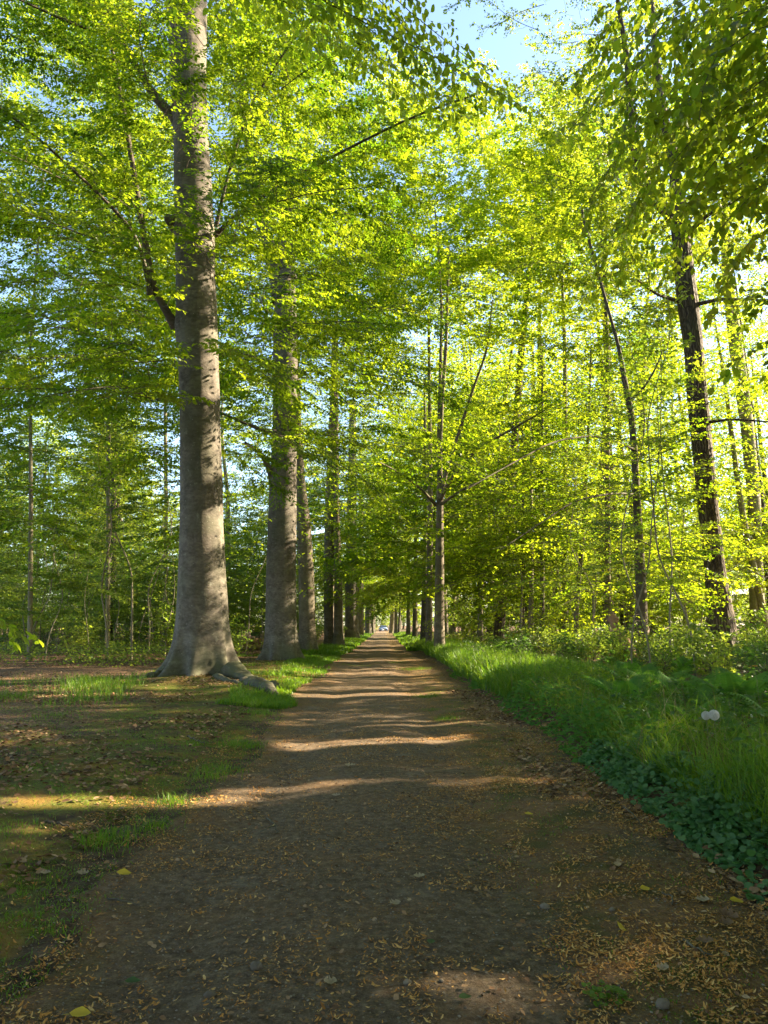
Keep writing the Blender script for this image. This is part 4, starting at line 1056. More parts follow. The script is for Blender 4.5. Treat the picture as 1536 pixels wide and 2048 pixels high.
# shrubs
def shrub(seed, H, W, n, leaf, mat):
    rg = np.random.default_rng(seed)
    m = 16
    a = rg.uniform(0, 6.28, m); rr_ = W * np.sqrt(rg.random(m)) * .9
    L = np.stack([resample(np.array([[.06 * np.cos(q), .06 * np.sin(q), -.05], [e * .45 * np.cos(q), e * .45 * np.sin(q), H * hq * .65], [e * np.cos(q), e * np.sin(q), H * hq], [e * 1.25 * np.cos(q), e * 1.25 * np.sin(q), H * hq * .92]]), 7) for q, e, hq in zip(a, rr_, rg.uniform(.55, 1, m))])
    nr = nz(np.stack([rg.normal(0, .3, m), rg.normal(0, .3, m), np.ones(m)], 1))
    cm, wood, nl = crown_mesh('shrub_leaves', rg, L, nr, dict(leaf=leaf, s2=.10, l2=.42, s3=.09, l3=.2, sl=leaf * .55, lr=1., t0=.15, flat=.5, wood3=False, twigr=.004, shape=LEAF6), mat, n)
    wood.append(limb_mesh(L, np.full(m, .008), 4))
    V, F = join(wood)
    return [('stems', mesh_np('shrub_stems', V, F, [M_TWIG], smooth=True)), ('foliage', cm)]
SH = [shrub(201, 1.0, .7, 3500, .075, M_SHRUB), shrub(202, .8, .8, 3500, .07, M_SHRUB), shrub(203, 1.3, .8, 4000, .08, M_SHADE)]
rng = np.random.default_rng(17)
pts = scatter(9, (3.0, 6.2), (21, 33), .8, rng, lambda x, y: x > bankX(y) + 1.1)
place(SH[:2], pts, 'shrub', 'dark green leafy clump rising from the grass beside the forking beech', 'shrub', 'leafy clumps on the grassy bank', rng, .8, 1.15)
pts = scatter(74, (4.2, 20), (8.5, 36), .8, rng, lambda x, y: inview(x, y, .5) and x > bankX(y) + 2.6 + .02 * y)
place(SH, pts, 'shrub', 'dark low bramble bush on the shaded floor under the tall oak', 'shrub', 'bramble bushes under the oak', rng, .6, 1.1)
pts = scatter(20, (-26, -6.6), (27, 42), 1.4, rng, lambda x, y: inview(x, y, .5))
place(SH[1:], pts, 'shrub', 'low green bush at the foot of the sapling thicket', 'shrub', 'bushes at the foot of the thicket', rng, .6, 1.2)
pts = scatter(16, (-6.5, -4.2), (50, 120), 1.6, rng)
place(SH[2:], pts, 'shrub', 'sunlit bush between the trunks of the long beech row', 'shrub', 'bushes between the beech trunks', rng, .8, 1.4)

pts = scatter(40, (-52, -7), (44, 120), 2.4, rng, lambda x, y: inview(x, y, 1))
place(SH[2:], pts, 'shrub', 'leafy bush deep in the wood beyond the thicket', 'shrub', 'bushes deep in the wood', rng, 1.4, 2.6)
pts = scatter(45, (-62, -8), (72, 125), 2.5, rng, lambda x, y: inview(x, y, 1))
place(SP, pts, 'sapling', 'faint distant sapling deep behind the thicket', 'sapling', 'distant saplings behind the thicket', rng, .9, 1.4)
pts = scatter(45, (7, 62), (66, 125), 2.5, rng, lambda x, y: inview(x, y, 1))
place(SP, pts, 'sapling', 'faint distant sapling in the sunny wood beyond the clearing', 'sapling', 'distant saplings in the sunny wood', rng, .9, 1.4)

pts = scatter(24, (-16, 16), (196, 232), 1.7, rng)
place(SH[2:], pts, 'shrub', 'bright bush at the sunlit far end of the path behind the car', 'shrub', 'bushes at the far end of the path', rng, 2.0, 4.2)
pts = scatter(58, (7, 42), (48, 130), 1.8, rng, lambda x, y: x < y * .42)
place(SH[2:], pts, 'shrub', 'sunlit bush deep in the wood beyond the forking beech', 'shrub', 'bushes deep in the sunny wood', rng, 1.6, 3.0)
pts = scatter(46, (-34, -7), (33, 75), 1.5, rng, lambda x, y: inview(x, y, 1))
place(SH[1:], pts, 'shrub', 'pale green bush filling the lower part of the sapling thicket', 'shrub', 'bushes inside the thicket', rng, 1.3, 2.6)

place(SH[1:], [(14.5, 29.5), (16.5, 32), (18, 35), (19.5, 33.5), (17.5, 38.5), (21.5, 40), (23, 43.5), (15.5, 35)], 'shrub', 'leafy bush at the sunny edge between the two oaks', 'shrub', 'bushes between the two oaks', rng, 1.3, 2.0)

# ferns
def fern(seed, nf, Lf):
    rg = np.random.default_rng(seed)
    VV = []; FF3 = []; b = 0; W = []
    ST = []
    for k in range(nf):
        a = k * 6.283 / nf + rg.uniform(-.3, .3); l = Lf * rg.uniform(.75, 1.1); up = rg.uniform(.55, .95)
        u = np.linspace(0, 1, 12)
        out = l * (u * (1 - up * .55) + .35 * u ** 2 * up); z = l * up * (1.25 * u - .55 * u ** 2.8)
        rach = np.stack([out * np.cos(a), out * np.sin(a), z], 1); ST.append(rach)
        n = 19
        t = np.linspace(.16, .985, n)
        p = np.stack([np.interp(t, u, rach[:, c]) for c in range(3)], 1)
        T = nz(np.stack([np.interp(t, u, np.gradient(rach[:, c])) for c in range(3)], 1))
        S0 = nz(np.cross(T, [0, 0, 1.]))
        pl = l * .30 * np.sin(np.pi * np.clip(t * .9 + .13, 0, 1)) ** .8 * (1.1 - .55 * t) + .01
        for sd in (-1, 1):
            D = nz(T * .35 + S0 * sd * .95 + [0, 0, -.1]); Nn = nz(np.cross(D, T) * -sd)
            m = 8
            for q in range(n):
                ul = np.linspace(0, 1, m)
                c = p[q] + D[q] * (pl[q] * ul)[:, None] - np.array([0, 0, .25]) * (pl[q] * ul ** 2)[:, None]
                wv = pl[q] * .17 * (1 - ul * .92) * np.where(np.arange(m) % 2, 1.15, .55)
                A_ = c + T[q] * wv[:, None]; B_ = c - T[q] * wv[:, None]
                VV.append(np.concatenate([A_, B_])); i = np.arange(m - 1)
                FF3.append(np.stack([b + i, b + i + 1, b + m + i + 1, b + m + i], 1)); b += 2 * m
                W.append(np.full(2 * m, np.clip(rg.normal(.5, .2), 0, 1)))
    V2, F2 = tubes(np.stack(ST), np.linspace(.004, .0012, 12)[None].repeat(nf, 0), 4)
    me = mesh_np('fern_fronds', np.concatenate(VV), [np.concatenate(FF3)], [M_FERN], var=np.concatenate(W))
    return [('fronds', me), ('stalks', mesh_np('fern_stalks', V2, [F2], [M_FERN], smooth=True, var=np.full(len(V2), .7)))]
FE = [fern(301, 9, .75), fern(302, 7, .6), fern(303, 11, .85)]
rng = np.random.default_rng(33)
for q, (x_, y_, s_) in enumerate([(3.55, 9.0, 1.05), (4.15, 9.6, 1.2), (3.5, 10.9, 1.0), (4.6, 8.7, 1.1), (4.2, 7.6, .95), (4.9, 10.4, 1.2), (3.9, 12.4, 1.1), (3.75, 7.9, .8)]):
    tree_from('fern', ['bright green fern standing tall in the grass near the dandelion clocks', 'wide feathery fern just behind the grass edge', 'upright fern at the edge between grass and brambles', 'broad fern leaning out of the shade', 'small fern close to the ground ivy', 'large fern backed by dark brambles', 'fern at the far end of the fern patch', 'young fern half hidden in grass'][q], 'fern', (x_, y_, float(hh(x_, y_))), FE[q % 3], q * 1.1, 'ferns at the grass edge', s_)
pts = scatter(14, (4.6, 8.5), (6.8, 14.5), .65, rng, lambda x, y: x > bankX(y) + 1.35 + .05 * y and inview(x, y, .2))
place(FE, pts, 'fern', 'arching green fern among the grass and brambles on the bank', 'fern', 'ferns on the bank', rng, .75, 1.1)
pts = scatter(14, (5, 12), (14, 24), 1.0, rng, lambda x, y: x > bankX(y) + 2.6 and inview(x, y, .2))
place(FE, pts, 'fern', 'small distant fern in the brambles in front of the saplings', 'fern', 'ferns in the brambles', rng, .8, 1.2)

# ------------------------------------------------------------------ litter
rng = np.random.default_rng(71)
def flat_bits(name, label, x, y, size, mat, shape, tilt, lift, curl=0, varf=None):
    n = len(x); a = rng.uniform(0, 6.28, n)
    pos = np.stack([x, y, hh(x, y) + lift], 1)
    e = .04
    gx = (hh(x + e, y) - hh(x - e, y)) / (2 * e); gy = (hh(x, y + e) - hh(x, y - e)) / (2 * e)
    nn = nz(np.stack([-gx + rng.normal(0, tilt, n), -gy + rng.normal(0, tilt, n), np.ones(n)], 1))
    d = np.stack([np.cos(a), np.sin(a), 0 * a], 1); d = nz(d - nn * (d * nn).sum(1, keepdims=True))
    V, F = leaves(pos, d, nn, size, shape, rng)
    var = np.clip(rng.normal(.5, .28, n), 0, 1)
    o = obj(name, mesh_np(name, V, F, [mat], var=np.repeat(var, len(shape[0]))))
    return tag(o, label, None, kind='stuff')
SCALE = (np.array([[0, .10, .10], [0, -.10, .10], [.45, .17, 0], [.45, -.17, 0], [1, .04, .16], [1, -.04, .16]]), np.array([[0, 1, 3, 2], [2, 3, 5, 4]]))
def sdens(x, y):
    d = ss(.38, .68, .55 * fbm(x * 1.4, y * 1.4, 31) + .45 * vn(x * 6, y * 6, 37)) * .9 + .06
    return d * (.42 + .6 * ss(.0, .9, x - (edgeL(y) + edgeR(y)) / 2) + .25 * ss(.9, .2, x - edgeL(y)))
x, y = band(200000, 2.4, 11, lambda y: edgeL(y) - .6, lambda y: bankX(y) + .05, rng, 1.5, sdens)
flat_bits('bud_scales', 'orange-brown beech bud scales strewn thickly over the near path', x, y, np.clip(rng.lognormal(math.log(.015), .42, len(x)), .006, .04), M_SCALE, SCALE, .35, .013)
x, y = band(80000, 10.5, 34, lambda y: edgeL(y) - .2, lambda y: edgeR(y) + .4, rng, 1.4, sdens)
flat_bits('bud_scales', 'orange-brown beech bud scales strewn over the path farther on', x, y, rng.uniform(.014, .03, len(x)), M_SCALE, SCALE, .35, .014)
CURL = (LEAF11[0] * [1, 1.15, 1] + np.array([0, 0, 1]) * (.28 * (LEAF11[0][:, :1] - .5) ** 2 + .55 * LEAF11[0][:, 1:2] ** 2), LEAF11[1])
x1, y1 = band(24000, 5.0, 19, lambda y: -10.5 + 0 * y, lambda y: edgeL(y) - .55, rng, .9, lambda x, y: .06 + ss(.38, .60, fbm(x * .55, y * .55, 44)))
x2, y2 = band(2600, 4.5, 18, lambda y: bankX(y) - .75, lambda y: bankX(y) + .02, rng, 1.1, lambda x, y: ss(.46, .6, fbm(x * 1.2, y * .7, 47)))
x3, y3 = band(2600, 2.4, 12, lambda y: edgeL(y) - .8, lambda y: bankX(y), rng, 1.2)
x4, y4 = band(9000, 19, 36, lambda y: -16 + 0 * y, lambda y: edgeL(y) - 1.2, rng, 1, lambda x, y: ss(.38, .6, fbm(x * .4, y * .4, 49)))
x5, y5 = band(3800, 3.4, 6.5, lambda y: -4.2 + 0 * y, lambda y: edgeL(y) - .3, rng, 1, lambda x, y: ss(.45, .65, fbm(x * 1.3, y * 1.3, 45)) * .6)
x = np.concatenate([x1, x2, x3, x4, x5]); y = np.concatenate([y1, y2, y3, y4, y5])
sz = rng.uniform(.03, .075, len(x)); sz[len(x1) + len(x2):len(x1) + len(x2) + len(x3)] = rng.uniform(.012, .04, len(x3))
flat_bits('dead_leaves', 'brown curled dead leaves lying on the floor beside the path', x, y, sz, M_DEAD, CURL, .35, .014)

def gpt(px, py):
    d = CAM_H / math.tan(math.atan((py - 1024) / FPX) - R(PITCH))
    for _ in range(6):
        p = P(px, py, d); z = float(hh(p[0], d)) + .006
        d = d * (CAM_H - z) / max(CAM_H - p[2], .05) if p[2] < CAM_H else d
        d = .5 * d + .5 * (P(px, py, d)[1])
    p = P(px, py, d)
    return np.array([p[0], d, float(hh(p[0], d)) + .006])
_lx = np.linspace(0, 1, 13)
_lw = .30 * np.sin(np.pi * np.clip(_lx * .93 + .04, 0, 1)) ** .7 * (1 + .45 * np.sin(np.arange(13) * 1.9 + .5) * np.linspace(.4, 1, 13)); _lw[0] = .02; _lw[-1] = .01
LOBED = (np.concatenate([np.stack([_lx, 0 * _lx, 0 * _lx], 1), np.stack([_lx, _lw, .05 * np.sin(_lx * 9)], 1), np.stack([_lx, -_lw * .9, .05 * np.cos(_lx * 8)], 1)]),
         [np.concatenate([np.stack([np.arange(12), np.arange(1, 13), np.arange(14, 26), np.arange(13, 25)], 1), np.stack([np.arange(1, 13), np.arange(12), np.arange(26, 38), np.arange(27, 39)], 1)]), np.zeros((0, 3), int)])
def one_leaf(px, py, size, mat, label, rz, tilt=(0, 0), cat='leaf', group='single fallen leaves on the path', name='fallen_leaf', curl=1.0):
    v, f = LEAF11 if mat in (M_YELLOW, M_GREENLEAF) else LOBED
    v = v * [1, 1.15, 1] * size
    v[:, 2] = v[:, 2] * .6 + curl * size * (.5 * (v[:, 0] / size - .5) ** 2 + 1.1 * (v[:, 1] / size) ** 2)
    v[:, 0] -= size / 2
    st, sf = tubes(resample(np.array([[-.5, 0, .06], [-.65, .02, .05], [-.8, .06, .01]]) * size, 6)[None], np.full((1, 6), .012 * size), 5)
    me = mesh_np('fallen_leaf', np.concatenate([v, st]), [q for q in (f[0], f[1], sf + len(v)) if len(q)], [mat], smooth=True)
    p = gpt(px, py)
    o = obj(name, me, None, (p[0], p[1], p[2] + .012)); o.rotation_euler = (tilt[0], tilt[1], rz)
    return tag(o, label, cat, group)
one_leaf(1240, 1860, .085, M_YELLOW, 'bright yellow leaf tilted up on the dark soil', 1.2, (.7, 0))
one_leaf(1473, 1808, .085, M_YELLOW, 'yellow leaf lying flat below the ground ivy', .1, (.2, .1))
one_leaf(1405, 1805, .08, M_PALELEAF, 'pale olive leaf beside the yellow leaf below the ground ivy', .05, (.1, 0))
one_leaf(1290, 1783, .07, M_YELLOW, 'small dull yellow leaf against a dark clod', .4, (.3, 0))
one_leaf(1456, 1838, .10, M_BROWNLEAF, 'curled brown leaf behind another curled brown leaf', -.5, (.3, .2), curl=1.8)
one_leaf(1450, 1853, .09, M_BROWNLEAF, 'curled brown leaf in front of another curled brown leaf', .3, (.2, .1), curl=1.6)
one_leaf(1410, 1888, .085, M_BROWNLEAF, 'large flat rust-brown leaf in the near corner of the path', 0, (.1, 0))
one_leaf(660, 1972, .06, M_PALELEAF, 'grey-white crumpled leaf in the middle of the near path', .6, (.2, .1), curl=1.6)
one_leaf(1325, 1943, .06, M_PALELEAF, 'whitish crumpled leaf on the near dark soil', .2, (.3, 0), curl=1.6)
one_leaf(838, 1757, .07, M_PALELEAF, 'tan leaf with lobed edge on the middle of the path', .1, (.1, 0))
one_leaf(790, 1812, .08, M_PALELEAF, 'small straw-coloured leaf on the darker centre of the path', .9, (.1, .1))
one_leaf(160, 2036, .085, M_YELLOW, 'yellow-green leaf at the lower edge of the picture', .1, (.2, 0))
one_leaf(247, 1754, .09, M_YELLOW, 'curled yellowish leaf beside a grass tuft', .3, (.3, .1), curl=1.8)
one_leaf(1058, 1632, .075, M_YELLOW, 'orange-yellow leaf on the mossy strip of the path', .1, (.2, 0))
one_leaf(672, 1594, .08, M_PALELEAF, 'pale green-grey leaf on the shaded path centre', .2, (.1, 0))
one_leaf(700, 1534, .12, M_PALELEAF, 'ragged light leaf on the path near the sun band', -.2, (.1, 0))
one_leaf(90, 1750, .06, M_PALELEAF, 'light grey leaf in the moss beside the near path', .6, (.2, .1))
one_leaf(165, 1752, .07, M_PALELEAF, 'dry leaf crumpled in the grass beside the near path', .2, (.2, .1), curl=1.6)
one_leaf(930, 2002, .06, M_GREENLEAF, 'small fresh green leaf on the lower path', .3, (.1, 0))
one_leaf(862, 1890, .06, M_GREENLEAF, 'tiny green leaflet on the brown path', 1.3, (.1, 0))
one_leaf(265, 1970, .07, M_GREENLEAF, 'dark green leaf lying on the near grey soil', .2, (.1, 0))

def twig(px0, py0, px1, py1, r, label, bend=.04, fork=True, group='fallen twigs'):
    a = gpt(px0, py0); b = gpt(px1, py1); rg_ = np.random.default_rng(int(px0))
    m = (a + b) / 2 + [rg_.normal(0, bend), rg_.normal(0, bend), .006]
    pl = resample(np.array([a, m, b]) - a + [0, 0, r], 14); pl += rg_.normal(0, r * .5, pl.shape)
    parts = [tubes(pl[None], np.linspace(1, .5, 14)[None] * r, 7)]
    if fork:
        q = pl[8]; e = q + (pl[13] - pl[8]) * .8 + np.cross(pl[13] - pl[8], [0, 0, 1]) * .6
        parts.append(tubes(resample(np.array([q, (q + e) / 2 + [0, 0, .01], e]), 7)[None], np.linspace(.7, .3, 7)[None] * r, 6))
    V, F = join(parts)
    o = obj('fallen_twig', mesh_np('fallen_twig', V, F, [M_TWIG], smooth=True), None, a)
    return tag(o, label, 'twig', group)
twig(532, 1637, 556, 1668, .007, 'short dark crooked twig on the shaded path')
twig(90, 1648, 140, 1655, .012, 'stout dark stick lying in the moss beside the path', fork=False)
twig(1245, 1615, 1285, 1655, .007, 'pale forked twig beside the pile of dead leaves')
twig(1325, 1790, 1345, 1812, .007, 'thin dark twig below the ground ivy on the near soil', fork=False)
twig(1365, 1880, 1430, 1915, .007, 'long thin twig across the near dark soil')
twig(215, 1798, 280, 1812, .006, 'thin twig beside a curled yellowish leaf', fork=False)
twig(375, 1475, 410, 1490, .012, 'dark twig on the mossy verge before the big roots')

def stone(px, py, size, label, seed):
    rg_ = np.random.default_rng(seed)
    u = np.linspace(0, np.pi, 9); vv = np.linspace(0, 2 * np.pi, 14, endpoint=False)
    U, W_ = np.meshgrid(u, vv, indexing='ij')
    n_ = np.stack([np.sin(U) * np.cos(W_), np.sin(U) * np.sin(W_), np.cos(U)], -1)
    rr_ = 1 + .7 * (fbm(n_[..., 0] * 1.7 + seed, n_[..., 1] * 1.7 + n_[..., 2] * 1.3, seed) - .5) + .35 * (vn(n_[..., 0] * 5 + n_[..., 2] * 3, n_[..., 1] * 5 - n_[..., 2] * 4, seed + 2) - .5)
    V = (n_ * rr_[..., None] * [size, size * .8, size * .55]).reshape(-1, 3)
    i, j = np.meshgrid(np.arange(8), np.arange(14), indexing='ij')
    F = np.stack([i * 14 + j, i * 14 + (j + 1) % 14, (i + 1) * 14 + (j + 1) % 14, (i + 1) * 14 + j], -1).reshape(-1, 4)
    p = gpt(px, py)
    o = obj('stone', mesh_np('stone', V, [F], [M_STONE], smooth=True, var=np.full(len(V), rg_.uniform(.1, .8))), None, (p[0], p[1], p[2] + size * .15)); o.rotation_euler = (0, 0, seed)
    return tag(o, label, 'stone', 'stones in the path')
for k, (px, py, sz_, lab) in enumerate([(1325, 2012, .035, 'rough grey stone at the lower edge of the path'), (512, 1936, .035, 'half-buried dark rounded stone in the near path'), (420, 1992, .028, 'flat grey stone beside the half-buried dark one'),
                                      (815, 1966, .02, 'small knobbly grey stone near the crumpled white leaf'), (883, 1962, .012, 'tiny white pebble on the near path'), (975, 1927, .016, 'small cream pebble on the near path'), (1225, 1820, .02, 'brown pebble near the bright yellow leaf'),
                                      (195, 1990, .012, 'tiny white pebble on the near grey soil'), (1090, 1815, .03, 'dark earth-coloured lump of stone on the mossy strip')]):
    stone(px, py, sz_, lab, k + 1)
# scattered pebbles nobody could count
x, y = band(12000, 2.4, 10, lambda y: edgeL(y) - .2, lambda y: bankX(y), rng, 1.4)
PEB = (np.array([[1, 0, 0], [.3, .8, 0], [-.7, .6, 0], [-.9, -.4, 0], [0, -.9, 0], [0, 0, .6]]) * .5, np.array([[0, 1, 5], [1, 2, 5], [2, 3, 5], [3, 4, 5], [4, 0, 5]]))
o = flat_bits('pebbles', 'small grey pebbles and crumbs of earth scattered on the near path', x, y, rng.uniform(.004, .017, len(x)) ** 1.0, M_STONE, PEB, .2, .010)

# ------------------------------------------------------------------ single plants and objects
M_CLOCK = plain('seed_fluff', (.95, .94, .92), .9, 0, .45)
M_STALK = plain('flower_stalk', (.12, .16, .04), .6)
def clock(px, py, Y, r, label, seed):
    c = P(px, py, Y); g = float(hh(c[0], Y))
    t = thing('dandelion_clock', label, 'flower', (c[0], Y, g), group='seed heads above the verge grass')
    H = c[2] - g
    V, F = tubes(resample(np.array([[.02, .03, 0], [.01, .01, H * .5], [0, 0, H]]), 12)[None], np.full((1, 12), .0035), 7)
    obj('stalk', mesh_np('clock_stalk', V, [F], [M_STALK], smooth=True), t)
    n = 150; k = np.arange(n) + .5
    ph = np.arccos(1 - 2 * k / n); th = np.pi * (1 + 5 ** .5) * k
    d = np.stack([np.cos(th) * np.sin(ph), np.sin(th) * np.sin(ph), np.cos(ph)], 1)
    cc = np.array([0, 0, H])
    ray = np.stack([cc + d * r * .12, cc + d * r * .8], 1)
    parts = [tubes(ray, np.full((n, 2), .0010), 3)]
    rg_ = np.random.default_rng(seed); m = 9
    dd = np.repeat(d, m, 0); e = nz(dd * .55 + nz(np.cross(dd, rg_.normal(0, 1, dd.shape))) * .75)
    tip = np.repeat(cc + d * r * .8, m, 0)
    parts.append(tubes(np.stack([tip, tip + e * r * .32], 1), np.full((n * m, 2), .0009), 3))
    V, F = join(parts)
    obj('seed_head', mesh_np('seed_head', V, F, [M_CLOCK]), t)
    V, F = tubes((np.array([[0, 0, -.12], [0, 0, -.05], [0, 0, .04], [0, 0, .1]]) * r + cc)[None], np.array([[.02, .1, .12, .02]]) * r, 8)
    obj('seed_core', mesh_np('seed_core', V, [F], [M_BROWNLEAF], smooth=True), t)
clock(1428, 1430, 7.0, .047, 'round white dandelion clock, the larger of two above the grass', 1)
clock(1412, 1431, 7.05, .04, 'round white dandelion clock, the smaller of two above the grass', 2)
M_ORANGE = plain('orange_petal', (.65, .28, .02), .6, 0, .3)
c = P(1510, 1333, 9.5); g = float(hh(c[0], 9.5))
t = thing('orange_flower', 'single orange-yellow flower glowing among dark brambles', 'flower', (c[0], 9.5, g))
H = c[2] - g
V, F = tubes(resample(np.array([[0, 0, 0], [.02, 0, H * .5], [0, 0, H]]), 8)[None], np.full((1, 8), .003), 6); obj('stalk', mesh_np('orange_stalk', V, [F], [M_STALK]), t)
a = np.arange(9) * .698; V, F = leaves(np.tile([0, 0, H], (9, 1)) * 1., np.stack([np.cos(a), np.sin(a), .35 + 0 * a], 1), np.stack([-.4 * np.cos(a), -.4 * np.sin(a) - .3, 1 + 0 * a], 1), np.full(9, .04), LEAF11, rng)
obj('petals', mesh_np('orange_petals', V, F, [M_ORANGE]), t)
# little clover-like plant at the near edge of the path
p = gpt(1212, 2000)
t = thing('clover_plant', 'small clover-like green plant growing at the lower edge of the path', 'plant', p)
n = 26; a = rng.uniform(0, 6.28, n); q = .085 * np.sqrt(rng.random(n)); hq = rng.uniform(.015, .05, n)
b = np.stack([q * np.cos(a), q * np.sin(a) * 1.3, hq], 1)
V, F = tubes(np.stack([b * [.5, .5, -.1], b * [.9, .9, .6], b], 1), np.full((n, 3), .0012), 4); obj('stalks', mesh_np('clover_stalks', V, [F], [M_STALK]), t)
b3 = np.repeat(b, 3, 0); a3 = np.repeat(a, 3) + np.tile([0, 2.09, 4.19], n)
V, F = leaves(b3, np.stack([np.cos(a3), np.sin(a3), .1 + 0 * a3], 1), nz(np.stack([rng.normal(0, .3, 3 * n), rng.normal(-.2, .3, 3 * n), np.ones(3 * n)], 1)), rng.uniform(.015, .026, 3 * n), ROUND, rng)
obj('foliage', mesh_np('clover_leaves', V, F, [M_GRASS], var=np.full(len(V), .4)), t)
# fallen logs
M_LOG = plain('weathered_wood', (.28, .16, .10), .85); M_CUT = plain('cut_wood', (.42, .27, .17), .8)
def log(name, label, a, b, r, seed):
    a = np.array(a, float); b = np.array(b, float)
    rg_ = np.random.default_rng(seed)
    u = np.linspace(0, 1, 16)
    pl = (b - a)[None] * u[:, None]; pl[1:-1] += rg_.normal(0, .02, (14, 3))
    V, F = tubes(pl[None], (r * (1 - .25 * u) * (1 + .15 * (vn(u * 6, seed * 3.) - .5)))[None], 14)
    t = thing(name, label, 'log', a)
    obj('trunk_wood', mesh_np('log_wood', V, [F], [M_LOG], smooth=True, var={'scar': np.zeros(len(V)), 'low': np.zeros(len(V))}), t)
    n = len(V); ends = []
    for ring in (V[:14], V[-14:]):
        c_ = ring.mean(0); ends.append((np.concatenate([[c_], ring * .97 + c_ * .03]), np.stack([np.zeros(14, int), 1 + np.arange(14), 1 + (np.arange(14) + 1) % 14], 1)))
    off_ = (b - a) / np.linalg.norm(b - a) * .004
    Ve = np.concatenate([ends[0][0] - off_, ends[1][0] + off_])
    obj('cut_end', mesh_np('log_end', Ve, [ends[0][1], ends[1][1] + 15], [M_CUT]), t)
a = P(1222, 1236, 24); b = P(1250, 1250, 23.6)
log('fallen_log', 'broken reddish log propped in the brambles in the sun', [a[0], 24, a[2]], [b[0] + .25, 23.4, float(hh(b[0], 23.4)) + .1], .16, 3)
for k, (dx, dz) in enumerate([(0, .2), (.35, .15), (.15, .5)]):
    c = P(512, 1290, 44)
    log('cut_log', ['dark cut log lowest in the pile behind the row of beeches', 'dark cut log lying beside another in the pile behind the beeches', 'dark cut log on top of the pile behind the beeches'][k], [c[0] - .9 + dx, 44 + dx, float(hh(c[0], 44)) + dz], [c[0] + .7 + dx, 45, float(hh(c[0], 45)) + dz], .2, 20 + k)

# parked car at the far end
M_CAR = plain('car_paint', (.20, .26, .36), .3, .3); M_GLASS = plain('car_glass', (.03, .04, .05), .08); M_TYRE = plain('tyre_rubber', (.02, .02, .02), .9); M_LAMP = plain('lamp_glass', (.8, .8, .78), .2); M_PLATE = plain('number_plate', (.6, .5, .1), .5)
def car(x, y):
    z = float(hh(x, y))
    t = thing('parked_car', 'grey-blue car parked at the bright far end of the path', 'car', (x, y, z), R(8))
    sec = lambda yy, w_, z0, z1, tw: np.array([[-w_, yy, z0], [-w_, yy, (z0 + z1) * .55], [-tw, yy, z1], [tw, yy, z1], [w_, yy, (z0 + z1) * .55], [w_, yy, z0]])
    S = [sec(-2.1, .78, .35, .75, .7), sec(-2.0, .86, .22, .86, .76), sec(-1.0, .88, .2, .98, .78), sec(-.95, .88, .2, 1.0, .78), sec(1.7, .88, .2, 1.02, .78), sec(2.05, .84, .24, .98, .74), sec(2.1, .78, .4, .85, .7)]
    V = np.concatenate(S); K = len(S)
    F = [np.array([[i * 6 + j, i * 6 + (j + 1) % 6, (i + 1) * 6 + (j + 1) % 6, (i + 1) * 6 + j] for i in range(K - 1) for j in range(6)]), np.array([[0, 1, 2, 3, 4, 5], [K * 6 - 1, K * 6 - 2, K * 6 - 3, K * 6 - 4, K * 6 - 5, K * 6 - 6]])]
    obj('body', mesh_np('car_body', V, F, [M_CAR]), t)
    C = [(-1.0, .76, 1.0), (-.25, .62, 1.46), (1.2, .62, 1.48), (1.85, .74, 1.01)]
    V = np.array([[s_ * w_, yy, zz] for yy, w_, zz in C for s_ in (-1, 1)])
    obj('roof', mesh_np('car_roof', V + [0, 0, .004], [np.array([[2, 3, 5, 4]])], [M_CAR]), t)
    obj('windscreen', mesh_np('car_windscreen', V, [np.array([[0, 1, 3, 2]])], [M_GLASS]), t)
    obj('rear_window', mesh_np('car_rear_window', V, [np.array([[4, 5, 7, 6]])], [M_GLASS]), t)
    for sd in (0, 1): obj('side_window', mesh_np('car_side_window', V, [np.array([[0 + sd, 2 + sd, 4 + sd, 6 + sd]])], [M_GLASS]), t)
    for sx in (-1, 1):
        for yy in (-1.3, 1.3):
            V, F = tubes(np.array([[[sx * .68, yy, .32], [sx * .7, yy, .32], [sx * .88, yy, .32], [sx * .9, yy, .32]]]), np.array([[.02, .32, .32, .2]]), 18)
            obj('wheel', mesh_np('car_wheel', V, [F], [M_TYRE], smooth=True), t)
        V, F = tubes(np.array([[[sx * .6, -2.02, .68], [sx * .6, -2.1, .68], [sx * .6, -2.13, .68]]]), np.array([[.12, .11, .02]]), 12)
        obj('headlight', mesh_np('car_headlight', V, [F], [M_LAMP], smooth=True), t)
    obj('number_plate', mesh_np('car_plate', np.array([[-.26, -2.125, .42], [.26, -2.125, .42], [.26, -2.115, .54], [-.26, -2.115, .54]]), [np.array([[0, 1, 2, 3]])], [M_PLATE]), t)
car(-.2, 186)

